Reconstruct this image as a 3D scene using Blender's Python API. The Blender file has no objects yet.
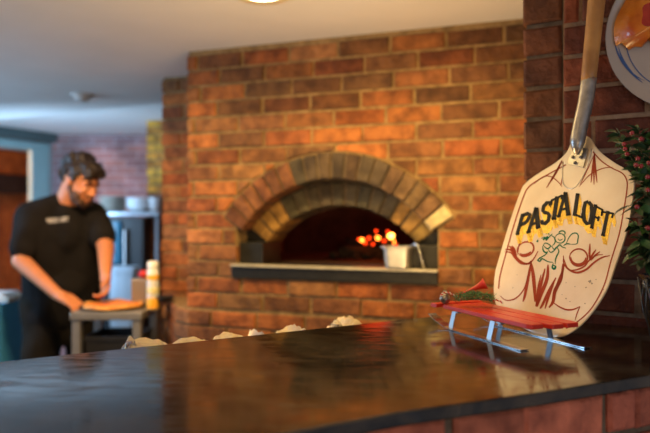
import bpy, bmesh, math, random
from mathutils import Vector, Matrix, noise
from mathutils.bvhtree import BVHTree
random.seed(7)
S = bpy.context.scene
COL = S.collection
F = 632.0          # focal length in pixels of a 650 px wide frame (35 mm lens)
CAMZ = 1.35

# ------------------------------------------------------------ camera, world, lights
cd = bpy.data.cameras.new('camera'); cam = bpy.data.objects.new('camera', cd); COL.objects.link(cam)
cam.location = (0, 0, CAMZ); cam.rotation_euler = (math.pi/2, 0, 0)
cd.sensor_width = 36; cd.lens = 35; cd.clip_start = 0.05; cd.clip_end = 60
cd.dof.use_dof = True; cd.dof.focus_distance = 1.22; cd.dof.aperture_fstop = 2.2
S.camera = cam
w = bpy.data.worlds.new('world'); S.world = w; w.use_nodes = True
w.node_tree.nodes['Background'].inputs[0].default_value = (0.62, 0.60, 0.66, 1)
w.node_tree.nodes['Background'].inputs[1].default_value = 0.28
vs = S.view_settings; vs.view_transform = 'Standard'; vs.look = 'None'; vs.gamma = 1; vs.use_curve_mapping = False
vs.exposure = 0.0
WARM = (1.0, 0.66, 0.21); COOL = (0.40, 0.68, 1.0)
def area(name, loc, target, size, power, col, sy=None, spread=180):
    l = bpy.data.lights.new(name, 'AREA'); l.energy = power; l.color = col; l.size = size
    if sy: l.shape = 'RECTANGLE'; l.size_y = sy
    l.spread = math.radians(spread)
    o = bpy.data.objects.new(name, l); COL.objects.link(o); o.location = loc
    o.rotation_euler = (Vector(target) - Vector(loc)).to_track_quat('-Z', 'Y').to_euler(); return o
def spot(name, loc, target, power, col, ang=100, blend=.6, rad=.05):
    l = bpy.data.lights.new(name, 'SPOT'); l.energy = power; l.color = col; l.spot_size = math.radians(ang)
    l.spot_blend = blend; l.shadow_soft_size = rad
    o = bpy.data.objects.new(name, l); COL.objects.link(o); o.location = loc
    o.rotation_euler = (Vector(target) - Vector(loc)).to_track_quat('-Z', 'Y').to_euler(); return o
def point(name, loc, power, col, rad=.05):
    l = bpy.data.lights.new(name, 'POINT'); l.energy = power; l.color = col; l.shadow_soft_size = rad
    o = bpy.data.objects.new(name, l); COL.objects.link(o); o.location = loc; return o
area('window_daylight', (-3.3, 2.6, 1.55), (-1.0, 3.8, 1.7), 1.3, 60, COOL, 1.1)
area('rear_window_daylight', (-2.2, 4.3, 1.2), (-1.9, 6.0, 2.0), 0.8, 22, COOL, .8)
area('ceiling_fill', (0.02, 1.60, 1.02), (0.02, 1.7, 2.05), 1.0, 13, (1, .66, .29), .16).rotation_euler = (0, 0, math.radians(30.6)+0)  # added upward fill hidden behind the bar, brightens the ceiling
bpy.data.objects['ceiling_fill'].rotation_euler[0] = math.pi
area('front_ceiling_fill', (0.1, -1.1, 1.2), (0.1, 1.4, 2.05), 1.2, 8, (1, .66, .36), .8)  # added unseen warm fill behind the camera, aimed up at the ceiling
area('bar_front_fill', (1.5, -1.2, .75), (0.1, .75, 1.05), .9, 11, (.62, .78, 1), .8)  # added cool fill for the bar bricks and the counter edge
spot('can_light_lamp', (-0.2, 2.0, 2.03), (-0.1, 2.1, 0), 42, WARM, 150, .8)
spot('kitchen_can_lamp', (0.30, 1.70, 2.03), (0.35, 2.3, 1.1), 32, WARM, 120, .9)
spot('bar_can_lamp', (-0.25, 0.75, 2.03), (0.05, 2.5, 1.25), 44, WARM, 80, .9)
spot('sign_can_lamp', (-0.10, 0.85, 2.03), (0.46, 1.25, 1.28), 24, (1, .66, .34), 30, .8)
spot('prep_can_lamp', (-1.0, 2.2, 2.03), (-1.15, 3.05, 1.0), 85, (1, .60, .28), 90, .8)
spot('oven_left_fill', (-.62, 2.1, 2.03), (-.66, 2.9, 1.15), 20, WARM, 80, .9)  # added spot without a fixture, brightens the brickwork left of the oven
point('hall_lamp', (-3.95, 4.95, 1.9), 130, (1, .5, .2), .1)

# ------------------------------------------------------------ helpers
def ray(px, py, Y): return Vector(((px-325)/F*Y, Y, CAMZ-(py-216.5)/F*Y))
def on_plane(px, py, p0, n):
    d = Vector(((px-325)/F, 1, -(py-216.5)/F)); c = Vector((0, 0, CAMZ))
    return c + d*((p0-c).dot(n)/d.dot(n))
def tag(o, label=None, cat=None, group=None, kind=None):
    if label: o['label'] = label
    if cat: o['category'] = cat
    if group: o['group'] = group
    if kind: o['kind'] = kind
    return o
def thing(name, loc, label, cat, group=None, rz=0):
    o = bpy.data.objects.new(name, None); COL.objects.link(o); o.location = loc; o.rotation_euler = (0, 0, rz)
    o.empty_display_size = .05
    return tag(o, label, cat, group)
class MB:
    """collects shapes (in the space of the thing they belong to) into ONE mesh"""
    def __init__(s): s.v = []; s.f = []; s.c = []; s.sm = []
    def add(s, vs, fs, col=(1, 1, 1), smooth=False):
        b = len(s.v); s.v += [tuple(v) for v in vs]
        for f in fs: s.f.append([i+b for i in f]); s.c.append(col); s.sm.append(smooth)
        return s
    def bm(s, bm, col=(1, 1, 1), smooth=False, M=None):
        bm.verts.index_update()
        s.add([(M @ v.co if M else v.co) for v in bm.verts], [[v.index for v in f.verts] for f in bm.faces], col, smooth)
        bm.free(); return s
    def box(s, lo, hi, bev=0, M=None, col=(1, 1, 1)):
        bm = bmesh.new(); bmesh.ops.create_cube(bm, size=1)
        for v in bm.verts: v.co = Vector([lo[i]+(v.co[i]+.5)*(hi[i]-lo[i]) for i in range(3)])
        if bev: bmesh.ops.bevel(bm, geom=list(bm.edges), offset=bev, segments=2, affect='EDGES', profile=.5)
        return s.bm(bm, col, False, M)
    def lathe(s, prof, n=32, M=None, smooth=True, col=(1, 1, 1)):
        vs = []; fs = []
        for r, z in prof:
            for k in range(n):
                a = 2*math.pi*k/n; vs.append(Vector((r*math.cos(a), r*math.sin(a), z)))
        for i in range(len(prof)-1):
            for k in range(n):
                fs.append([i*n+k, i*n+(k+1) % n, (i+1)*n+(k+1) % n, (i+1)*n+k])
        fs.append(list(range(n))[::-1]); fs.append([(len(prof)-1)*n+k for k in range(n)])
        if M: vs = [M @ v for v in vs]
        return s.add(vs, fs, col, smooth)
    def tube(s, pts, r, n=10, col=(1, 1, 1), cap=True):
        pts = [Vector(p) for p in pts]; rs = r if isinstance(r, (list, tuple)) else [r]*len(pts)
        vs = []; fs = []; prev = None
        for i, p in enumerate(pts):
            t = (pts[min(i+1, len(pts)-1)]-pts[max(i-1, 0)]).normalized()
            if prev is None: a = t.orthogonal().normalized()
            else: a = (prev - t*prev.dot(t)).normalized()
            prev = a; b = t.cross(a)
            for k in range(n):
                q = 2*math.pi*k/n; vs.append(p+(a*math.cos(q)+b*math.sin(q))*rs[i])
        for i in range(len(pts)-1):
            for k in range(n): fs.append([i*n+k, i*n+(k+1) % n, (i+1)*n+(k+1) % n, (i+1)*n+k])
        if cap: fs.append(list(range(n))[::-1]); fs.append([(len(pts)-1)*n+k for k in range(n)])
        return s.add(vs, fs, col, True)
    def sphere(s, c, r, seg=16, col=(1, 1, 1), M=None):
        rr = r if isinstance(r, (tuple, list)) else (r, r, r)
        bm = bmesh.new(); bmesh.ops.create_uvsphere(bm, u_segments=seg, v_segments=max(6, seg//2), radius=1)
        for v in bm.verts: v.co = Vector((v.co.x*rr[0], v.co.y*rr[1], v.co.z*rr[2])) if M is None else M @ Vector((v.co.x*rr[0], v.co.y*rr[1], v.co.z*rr[2]))
        for v in bm.verts: v.co += Vector(c)
        return s.bm(bm, col, True)
    def prism(s, poly, z0, z1, M=None, bev=0, col=(1, 1, 1)):
        bm = bmesh.new(); a = [bm.verts.new((p[0], p[1], z0)) for p in poly]
        f = bm.faces.new(a); r = bmesh.ops.extrude_face_region(bm, geom=[f])
        for v in [g for g in r['geom'] if isinstance(g, bmesh.types.BMVert)]: v.co.z = z1
        bmesh.ops.recalc_face_normals(bm, faces=bm.faces)
        if bev:
            bmesh.ops.bevel(bm, geom=[e for e in bm.edges if e.calc_face_angle(0) > .6], offset=bev, segments=2, affect='EDGES', profile=.5)
        return s.bm(bm, col, False, M)
    def build(s, name, mat, parent=None, recalc=True):
        me = bpy.data.meshes.new(name); me.from_pydata(s.v, [], s.f); me.update()
        ca = me.color_attributes.new('tone', 'FLOAT_COLOR', 'CORNER')
        cols = []
        for f, c in zip(s.f, s.c): cols += [c[0], c[1], c[2], 1]*len(f)
        ca.data.foreach_set('color', cols)
        me.polygons.foreach_set('use_smooth', s.sm)
        if recalc:
            bm = bmesh.new(); bm.from_mesh(me); bmesh.ops.recalc_face_normals(bm, faces=bm.faces); bm.to_mesh(me); bm.free()
        me.materials.append(mat)
        o = bpy.data.objects.new(name, me); COL.objects.link(o); o.parent = parent
        return o
def struct(o): o['kind'] = 'structure'; return o
def copy_tree(o, parent=None):
    c = o.copy(); COL.objects.link(c); c.parent = parent
    for ch in [x for x in bpy.data.objects if x.parent == o]: copy_tree(ch, c)
    return c

# ------------------------------------------------------------ materials
def mat(name, col, rough=.5, metal=0, spec=.5, var=0, scale=20, bump=0, bscale=60, col2=None, coat=0, trans=0, emit=None, es=0, tone=False, rvar=0, alpha=None, sub=0, ior=None):
    m = bpy.data.materials.new(name); m.use_nodes = True; nt = m.node_tree; N = nt.nodes; L = nt.links
    b = N['Principled BSDF']; b.inputs['Roughness'].default_value = rough; b.inputs['Metallic'].default_value = metal
    b.inputs['Specular IOR Level'].default_value = spec; b.inputs['Coat Weight'].default_value = coat
    b.inputs['Transmission Weight'].default_value = trans; b.inputs['Base Color'].default_value = (*col, 1)
    if ior: b.inputs['IOR'].default_value = ior
    if sub: b.inputs['Subsurface Weight'].default_value = sub; b.inputs['Subsurface Scale'].default_value = .02
    tc = N.new('ShaderNodeTexCoord')
    out = None
    if col2 or var:
        n = N.new('ShaderNodeTexNoise'); n.inputs['Scale'].default_value = scale; n.inputs['Detail'].default_value = 6
        L.new(tc.outputs['Object'], n.inputs['Vector'])
        r = N.new('ShaderNodeValToRGB'); c2 = col2 or tuple(c*(1-var) for c in col)
        r.color_ramp.elements[0].position = .35; r.color_ramp.elements[1].position = .65
        r.color_ramp.elements[0].color = (*c2, 1); r.color_ramp.elements[1].color = (*col, 1)
        L.new(n.outputs['Fac'], r.inputs[0]); out = r.outputs[0]
        if rvar:
            mr = N.new('ShaderNodeMapRange'); mr.inputs[3].default_value = rough; mr.inputs[4].default_value = rough+rvar
            L.new(n.outputs['Fac'], mr.inputs[0]); L.new(mr.outputs[0], b.inputs['Roughness'])
    if tone:
        a = N.new('ShaderNodeVertexColor'); a.layer_name = 'tone'
        if out:
            x = N.new('ShaderNodeMixRGB'); x.blend_type = 'MULTIPLY'; x.inputs[0].default_value = 1
            L.new(a.outputs[0], x.inputs[1]); L.new(out, x.inputs[2]); out = x.outputs[0]
        else: out = a.outputs[0]
    if out: L.new(out, b.inputs['Base Color'])
    if bump:
        n2 = N.new('ShaderNodeTexNoise'); n2.inputs['Scale'].default_value = bscale; n2.inputs['Detail'].default_value = 8
        L.new(tc.outputs['Object'], n2.inputs['Vector'])
        bp = N.new('ShaderNodeBump'); bp.inputs['Strength'].default_value = bump; bp.inputs['Distance'].default_value = .01
        L.new(n2.outputs['Fac'], bp.inputs['Height']); L.new(bp.outputs[0], b.inputs['Normal'])
    if emit: b.inputs['Emission Color'].default_value = (*emit, 1); b.inputs['Emission Strength'].default_value = es
    return m
def lin(r, g, b): return tuple(((c/255)/12.92 if c/255 <= .04045 else ((c/255+.055)/1.055)**2.4) for c in (r, g, b))
M_brick = mat('fired_brick', (1.15, 1.12, 1.05), .8, scale=17, bump=.9, bscale=55, tone=True, spec=.25, col2=(.50, .47, .48))
M_mortar = mat('mortar', (.32, .205, .095), .95, var=.45, scale=30, bump=.5, bscale=120, spec=.1)
M_mortar_dark = mat('aged_mortar', (.16, .115, .08), .95, var=.4, scale=30, bump=.5, bscale=120, spec=.1)
M_ceil = mat('ceiling_plaster', (.74, .70, .66), .9, var=.06, scale=3, bump=.05, bscale=40)
M_steel = mat('brushed_steel', (.55, .55, .56), .28, 1, var=.15, scale=40)
M_runner = mat('polished_runner_steel', (.72, .72, .74), .16, 1, var=.2, scale=60)
M_grey_iron = mat('dark_iron', (.035, .033, .03), .5, .6, var=.3, scale=30, bump=.1)
M_black = mat('black_plastic', (.015, .015, .017), .4)
M_white = mat('white_plastic', (.75, .75, .74), .35)

# ------------------------------------------------------------ brickwork
PAL_OVEN = [(.33, .105, .030), (.38, .125, .034), (.26, .085, .030), (.22, .088, .032), (.38, .138, .040), (.25, .098, .036), (.18, .08, .034), (.31, .135, .05), (.24, .11, .045)]
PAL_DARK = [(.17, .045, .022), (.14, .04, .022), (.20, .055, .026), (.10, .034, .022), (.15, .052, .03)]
def jit(c, a=.12):
    k = 1+random.uniform(-a, a); return tuple(max(.01, x*k*(1+random.uniform(-.05, .05))) for x in c)
def brick_block(mb, M, poly, w0, w1, col, inset=.004, rough=.0012):
    """poly: outline in (u,z); front at w0 (towards viewer), back at w1"""
    cx = sum(p[0] for p in poly)/len(poly); cz = sum(p[1] for p in poly)/len(poly)
    out = [(p[0]+random.uniform(-rough, rough), p[1]+random.uniform(-rough, rough)) for p in poly]
    hu = max(p[0] for p in poly)-min(p[0] for p in poly); hz = max(p[1] for p in poly)-min(p[1] for p in poly)
    if hu < .012 or hz < .008: return
    fu = max(.3, 1-2*inset/hu); fz = max(.3, 1-2*inset/hz)
    inn = [(cx+(p[0]-cx)*fu, cz+(p[1]-cz)*fz) for p in out]
    n = len(out); tl = random.uniform(-.0015, .0015); tz = random.uniform(-.0015, .0015)
    V = [(p[0], w1, p[1]) for p in out]+[(p[0], w0+inset*.9, p[1]) for p in out]+[(p[0], w0+tl*(p[0]-cx)/hu*2+tz*(p[1]-cz)/hz*2, p[1]) for p in inn]
    fs = [list(range(2*n, 3*n))]
    for i in range(n):
        j = (i+1) % n; fs.append([i, j, n+j, n+i]); fs.append([n+i, n+j, 2*n+j, 2*n+i])
    mb.add([M @ Vector(v) for v in V], fs, col)
def frame(o, ang):   # u axis rotated by ang about z, w axis into the wall
    return Matrix.Translation(o) @ Matrix.Rotation(ang, 4, 'Z')
def brick_face(mb, M, u0, u1, z0, z1, pal, course=.067, blen=.208, mort=.010, zorg=None, uorg=0, depth=.09, header=False, interval=None, jitter=.003, tint=None, bevel=.004):
    zorg = z0 if zorg is None else zorg
    j0 = math.floor((z0-zorg)/course)
    j = j0
    while zorg+j*course < z1-.012:
        a = max(z0, zorg+j*course+mort/2); b = min(z1, zorg+(j+1)*course-mort/2)
        if b-a > .012:
            off = (blen/2 if j % 2 else 0)+random.uniform(-.02, .02)+uorg
            k = math.floor((u0-off)/blen)-1
            while off+k*blen < u1:
                ua = max(u0, off+k*blen+mort/2+random.uniform(-.002, .002)); ub = min(u1, off+(k+1)*blen-mort/2+random.uniform(-.002, .002))
                k += 1
                if ub-ua < .02: continue
                w0 = random.uniform(-jitter, jitter)
                col = jit(random.choice(pal))
                if tint: col = tint((ua+ub)/2, (a+b)/2, col)
                if interval is None:
                    brick_block(mb, M, [(ua, a), (ub, a), (ub, b), (ua, b)], w0, depth, col, bevel); continue
                lo = []; hi = []; nS = 16
                for i in range(nS+1):
                    u = ua+(ub-ua)*i/nS; iv = interval(u, a, b)
                    if iv: lo.append((u, iv[0])); hi.append((u, iv[1]))
                    elif len(lo) > 2: brick_block(mb, M, lo+hi[::-1], w0, depth, col, bevel, 0); lo = []; hi = []
                    else: lo = []; hi = []
                if len(lo) == nS+1 and all(abs(p[1]-a) < 1e-6 for p in lo) and all(abs(p[1]-b) < 1e-6 for p in hi):
                    brick_block(mb, M, [(ua, a), (ub, a), (ub, b), (ua, b)], w0, depth, col, bevel)
                elif len(lo) > 1: brick_block(mb, M, lo+hi[::-1], w0, depth, col, bevel, 0)
        j += 1

# ------------------------------------------------------------ setting: floor, ceilings, far walls
M_floor = mat('floor_tile', (.16, .11, .08), .45, var=.3, scale=4, bump=.05)
b = MB(); b.prism([(-5.6, -1.6), (2.6, -1.6), (2.6, 6.4), (-5.6, 6.4)], -.08, 0)
struct(b.build('floor', M_floor))
b = MB(); b.prism([(-4.6, -1.5), (2.4, -1.5), (2.4, 2.194), (-1.10, 3.95), (-4.6, 5.706)], 2.05, 2.13)
struct(b.build('ceiling', M_ceil))
b = MB(); b.prism([(-4.6, 5.70), (-1.1, 3.94), (2.4, 2.19), (2.4, 6.4), (-4.6, 6.4)], 2.13, 2.19)
struct(b.build('ceiling', M_ceil))
# far brick wall of the kitchen
def brick_tex_mat(name, c1, c2, cm, bw=.21, rh=.07):
    m = bpy.data.materials.new(name); m.use_nodes = True; N = m.node_tree.nodes; L = m.node_tree.links; p = N['Principled BSDF']
    tc = N.new('ShaderNodeTexCoord'); mp = N.new('ShaderNodeMapping'); mp.inputs['Rotation'].default_value = (math.pi/2, 0, 0)
    L.new(tc.outputs['Object'], mp.inputs[0]); t = N.new('ShaderNodeTexBrick'); L.new(mp.outputs[0], t.inputs[0])
    t.inputs['Scale'].default_value = 1; t.inputs['Brick Width'].default_value = bw; t.inputs['Row Height'].default_value = rh
    t.inputs['Mortar Size'].default_value = .006; t.inputs['Color1'].default_value = (*c1, 1); t.inputs['Color2'].default_value = (*c2, 1); t.inputs['Mortar'].default_value = (*cm, 1)
    n = N.new('ShaderNodeTexNoise'); n.inputs['Scale'].default_value = 3.5; n.inputs['Detail'].default_value = 5; L.new(tc.outputs['Object'], n.inputs[0])
    r = N.new('ShaderNodeValToRGB'); r.color_ramp.elements[0].position = .4; r.color_ramp.elements[1].position = .7
    r.color_ramp.elements[0].color = (.75, .75, .75, 1); r.color_ramp.elements[1].color = (1.5, 1.5, 1.5, 1); L.new(n.outputs[0], r.inputs[0])
    x = N.new('ShaderNodeMixRGB'); x.blend_type = 'MULTIPLY'; x.inputs[0].default_value = 1
    L.new(t.outputs[0], x.inputs[1]); L.new(r.outputs[0], x.inputs[2]); L.new(x.outputs[0], p.inputs['Base Color']); p.inputs['Roughness'].default_value = .85
    bp = N.new('ShaderNodeBump'); bp.inputs['Strength'].default_value = .4; bp.inputs['Distance'].default_value = .01; bp.invert = True
    L.new(t.outputs['Fac'], bp.inputs['Height']); L.new(bp.outputs[0], p.inputs['Normal'])
    return m
M_far = brick_tex_mat('mauve_brickwork', (.36, .17, .15), (.25, .14, .15), (.38, .30, .31))
b = MB(); b.box((-2.75, 6.0, 0), (2.2, 6.15, 2.13))
struct(b.build('wall_back', M_far))
# left wall with a cased doorway
ML = Matrix.Translation((-2.59, 6.0, 0)) @ Matrix.Rotation(math.atan2(-.898, -.44), 4, 'Z')   # x runs along the wall towards the viewer, -y is behind it
M_teal = mat('grey_teal_paint', (.30, .45, .45), .5, var=.08, scale=6)
M_tealdark = mat('dark_teal_paint', (.075, .11, .11), .5, var=.1, scale=6)
M_wallp = mat('grey_wall_paint', (.42, .42, .42), .8, var=.06, scale=4)
b = MB(); b.box((0, -.14, 0), (.06, 0, 2.13), M=ML); b.box((1.15, -.14, 0), (4.2, 0, 2.05), M=ML); b.box((.06, -.14, 2.0), (1.15, 0, 2.13), M=ML)
struct(b.build('wall_left', M_wallp))
b = MB(); b.box((.05, -.03, 0), (.245, .025, 1.96), .006, M=ML); b.box((1.10, -.15, 0), (1.25, .025, 1.96), .006, M=ML)
b.box((.05, -.15, 1.96), (1.25, .03, 2.03), .006, M=ML)
struct(b.build('door_1', M_teal))
b = MB(); b.box((.0, 0, 2.045), (1.2, .07, 2.128), .01, M=ML)
struct(b.build('trim_1', M_tealdark))
M_wood_hall = mat('orange_panel_wood', (.42, .13, .03), .45, var=.5, scale=9, col2=(.24, .065, .015))
b = MB()
for i in range(14): b.box((-.9+i*.2, -1.12, 0), (-.905+i*.2+.195, -1.09, 2.05), .006, M=ML)
b.box((-.95, -1.16, 0), (2.0, -1.12, 2.1), M=ML); b.box((-.95, -1.12, 0), (-.9, -.2, 2.1), M=ML); b.box((-.95, -1.12, 2.06), (2.0, -.15, 2.12), M=ML)
struct(b.build('wall_hall', M_wood_hall))
b = MB(); b.box((-.6, -1.085, 1.60), (1.6, -.98, 1.80), .01, M=ML)
struct(b.build('trim_2', mat('dark_beam', (.03, .018, .012), .6, var=.3, scale=10)))

# ------------------------------------------------------------ the oven front
AN = -math.atan2(.3338, .9426)
OV = Vector((.0195, 2.469, 0)); MO = frame(OV, AN)
def ow(px, py):   # photo pixel -> (u, z) on the oven wall plane
    n = Vector((.3338, .9426, 0)); p = on_plane(px, py, OV, n); q = MO.inverted() @ p; return q.x, q.z
UC = .006; R1o, R1i, ZC1 = .575, .474, 1.024; A1 = math.radians(55.5)
ULE, URE = ow(237, 250)[0], ow(437, 250)[0]; USO = R1o*math.sin(A1)
ZS = 1.098     # underside of the ledge
UW0, UW1 = ow(187, 100)[0], 1.25
zfo, zfi = ZC1+R1o*math.cos(A1), ZC1+R1i*math.cos(A1); UFI = R1i*math.sin(A1)
def foot(d): return zfi+(zfo-zfi)*min(1, max(0, (d-UFI)/(USO-UFI)))
def interval(u, a, b, g=.008):
    d = abs(u-UC)
    if b <= ZS+.012 or d > USO+g: return (a, b)
    top = ZC1+math.sqrt(max(0, (R1o+g)**2-d*d))
    if d <= USO+g and b > top+.006: 
        if a >= foot(d): return (max(a, top), b)
    if (u < ULE or u > URE) and a < foot(d)-g: return (a, min(b, foot(d)-g))
    if b > top+.006 and a >= ZC1+.2: return (max(a, top), b)
    return None
ZB = .955
def top_shade(u, z, c):  # darkens the top courses, painting in the weaker light under the ceiling
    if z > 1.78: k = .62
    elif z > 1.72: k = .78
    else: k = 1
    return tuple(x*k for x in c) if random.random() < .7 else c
b = MB()
brick_face(b, MO, UW0, UW1, ZB, 2.05, PAL_OVEN, course=.0668, zorg=ZS-.0668*3, interval=interval, tint=top_shade, uorg=.03)
struct(b.build('wall_oven', M_brick))
b = MB()
nC = 150
for i in range(nC):
    ua = UW0+.006+(UW1-UW0-.006)*i/nC; ub = UW0+.006+(UW1-UW0-.006)*(i+1)/nC; u = (ua+ub)/2; d = abs(u-UC)
    segs = []
    if d > (USO+UFI)/2+.02: segs = [(ZB, 2.05)]
    else:
        segs.append((ZC1+math.sqrt((R1o-.04)**2-d*d), 2.05))
        if u < ULE or u > URE: segs.append((ZB, foot(d)-.004))
        else: segs.append((ZB, ZS+.01))
    for (a, c) in segs: b.box((ua, .0055, a), (ub+.0005, .2, c), M=MO)
struct(b.build('wall_oven_mortar', M_mortar))
# solid sides and body behind the front
b = MB(); brick_face(b, MO @ Matrix.Translation((UW0, .8, 0)) @ Matrix.Rotation(-math.pi/2, 4, 'Z'), 0, .70, ZB, 2.05, PAL_OVEN, depth=.05, zorg=ZS-.0668*3)
struct(b.build('wall_oven_side', M_brick))
# setback part left of the oven, and lower base with its chamfered corner
MS = frame(Vector((-.826, 3.19, 0)), AN)
b = MB(); brick_face(b, MS, 0, .42, 0, 2.05, PAL_OVEN, zorg=.03)
brick_face(b, MS @ Matrix.Translation((0, .6, 0)) @ Matrix.Rotation(-math.pi/2, 4, 'Z'), 0, .50, 0, 2.05, PAL_OVEN, depth=.08, zorg=.03)
struct(b.build('wall_setback', M_brick))
b = MB(); b.box((.008, .008, 0), (.42, .6, 2.05), M=MS); struct(b.build('wall_setback_mortar', M_mortar))
def seg_face(mb, p, q, z0, z1, pal, **k):
    d = Vector(q)-Vector(p); brick_face(mb, frame(Vector((p[0], p[1], 0)), math.atan2(d.y, d.x)), 0, d.length, z0, z1, pal, **k)
bl = MO @ Vector((UW0+.02, -.012, 0)); br = MO @ Vector((UW1, -.012, 0))
pA = (bl.x, bl.y); pB = (bl.x-.085, bl.y+.09); pC = (-.80, 3.17)
b = MB(); seg_face(b, pA, (br.x, br.y), 0, ZB, PAL_OVEN, zorg=ZB-.0668*15, jitter=.002, uorg=.09)
seg_face(b, pB, pA, 0, ZB, PAL_OVEN, zorg=ZB-.0668*15); seg_face(b, pC, pB, 0, ZB, PAL_OVEN, zorg=ZB-.0668*15)
struct(b.build('wall_oven_base', M_brick))
b = MB()
ins = lambda p, dx, dy: (p[0]+dx, p[1]+dy)
e1 = MO @ Vector((UW1, .2, 0)); e0 = MO @ Vector((UW0+.02, .2, 0))
b.prism([ins(pA, .002, .009), ins((br.x, br.y), .003, .009), (e1.x, e1.y), (e0.x, e0.y), (-.66, 3.10), ins(pC, .008, 0), ins(pB, .009, .004)], 0, ZB+.002)
struct(b.build('wall_oven_base_mortar', M_mortar))
# arches: every voussoir a brick of the ring (pattern of one arch)
def ring(mb, ri, ro, zc, a, n, w0, w1, cols):
    for i in range(n):
        t0 = -a+2*a*i/n; t1 = -a+2*a*(i+1)/n; g = .0042
        poly = []
        for (r, t, sg) in ((ri, t0, 1), (ri, t1, -1), (ro, t1, -1), (ro, t0, 1)):
            tt = t+sg*g/r; poly.append((UC+r*math.sin(tt), zc+r*math.cos(tt)))
        brick_block(mb, MO, poly, w0+random.uniform(-.003, .003), w1, cols(i), .006, .0022)
arch = thing('brick_oven', MO @ Vector((UC, 0, ZS)), 'wood-fired brick oven mouth under a double arch of brick voussoirs', 'oven')
Iv = arch.matrix_basis.inverted() if False else Matrix.Translation(-arch.location)
def reparent(o, p): o.data.transform(Matrix.Translation(-p.location)); o.parent = p; return o
sooty = [(.085, .06, .038), (.07, .052, .036), (.11, .07, .04)]
def c1(i):
    if i == 17: return (.62, .50, .27)
    if i < 6: return jit((.21, .085, .036))
    if i < 13: return jit(random.choice(sooty))
    return jit((.17, .10, .05))
b = MB(); ring(b, R1i, R1o, ZC1, A1, 18, -.006, .10, c1); reparent(tag(b.build('outer_ring', M_brick), 'outer ring of sooty bricks'), arch)
def c2(i): return jit((.34, .20, .06)) if i < 3 or i > 11 else jit((.085, .068, .046))
ZC2 = .982; A2 = math.radians(51)
b = MB(); ring(b, .413, .508, ZC2, A2, 15, .085, .24, c2); reparent(tag(b.build('inner_ring', M_brick), 'recessed inner ring of bricks'), arch)
b = MB()   # soffit mortar that closes the gap between the rings
for i in range(40):
    t0 = -A1+2*A1*i/40; t1 = -A1+2*A1*(i+1)/40
    P = [(UC+r*math.sin(t), w_, ZC1+r*math.cos(t)) for (r, w_) in ((R1i+.004, .004), (R1o-.004, .004), (R1o-.004, .13), (.44, .13), (.44, .1), (R1i+.004, .1)) for t in (t0,)]
    Q = [(UC+r*math.sin(t1), w_, ZC1+r*math.cos(t1)) for (r, w_) in ((R1i+.004, .004), (R1o-.004, .004), (R1o-.004, .13), (.44, .13), (.44, .1), (R1i+.004, .1))]
    n = 6; b.add([MO @ Vector(p) for p in P+Q], [[k, (k+1) % n, n+(k+1) % n, n+k] for k in range(n)])
for i in range(30):
    t0 = -A2+2*A2*i/30; t1 = -A2+2*A2*(i+1)/30
    P = [Vector((UC+r*math.sin(t), w_, ZC2+r*math.cos(t))) for t in (t0, t1) for (r, w_) in ((.417, .095), (.504, .095), (.504, .24), (.417, .24))]
    b.add([MO @ p for p in P], [[k, (k+1) % 4, 4+(k+1) % 4, 4+k] for k in range(4)])
reparent(b.build('ring_mortar', M_mortar_dark), arch)
# jamb plates and the steel ledge
ofr = arch
uL2 = UC-.413*math.sin(A2); uR2 = UC+.413*math.sin(A2)
zj = ZC2+.413*math.cos(A2)
b = MB(); b.box((ULE-.01, .03, ZS), (uL2+.012, .22, zj-.0), .003, M=MO); b.prism([(ULE-.01, -.11), (uL2-.0, -.11), (ULE-.01, -.112)], 0, .001) if False else None
b.add([MO @ Vector(p) for p in [(ULE-.01, .1, zj), (uL2, .1, zj), (ULE-.01, .1, zj+.09), (ULE-.01, .22, zj), (uL2, .22, zj), (ULE-.01, .22, zj+.09)]], [[0, 1, 2], [3, 5, 4], [0, 3, 4, 1], [1, 4, 5, 2], [2, 5, 3, 0]])
reparent(tag(b.build('jamb', M_grey_iron), 'dark iron jamb'), ofr)
b = MB(); b.box((uR2-.012, .03, ZS), (URE+.01, .22, zj), .003, M=MO)
b.add([MO @ Vector(p) for p in [(URE+.01, .1, zj), (uR2, .1, zj), (URE+.01, .1, zj+.09), (URE+.01, .22, zj), (uR2, .22, zj), (URE+.01, .22, zj+.09)]], [[0, 1, 2], [3, 5, 4], [0, 3, 4, 1], [1, 4, 5, 2], [2, 5, 3, 0]])
reparent(tag(b.build('jamb', M_grey_iron), 'dark iron jamb'), ofr)
b = MB(); b.box((ULE-.02, -.012, ZS), (URE+.004, .22, ZS+.047), .003, M=MO); reparent(b.build('ledge', M_grey_iron), ofr)
b = MB(); b.box((ULE-.022, -.022, ZS+.047), (URE+.006, .03, ZS+.056), .002, M=MO); reparent(tag(b.build('ledge_lip', mat('worn_steel', (.60, .54, .42), .45, .2, var=.3, scale=25)), 'bright steel lip'), ofr)
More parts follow.
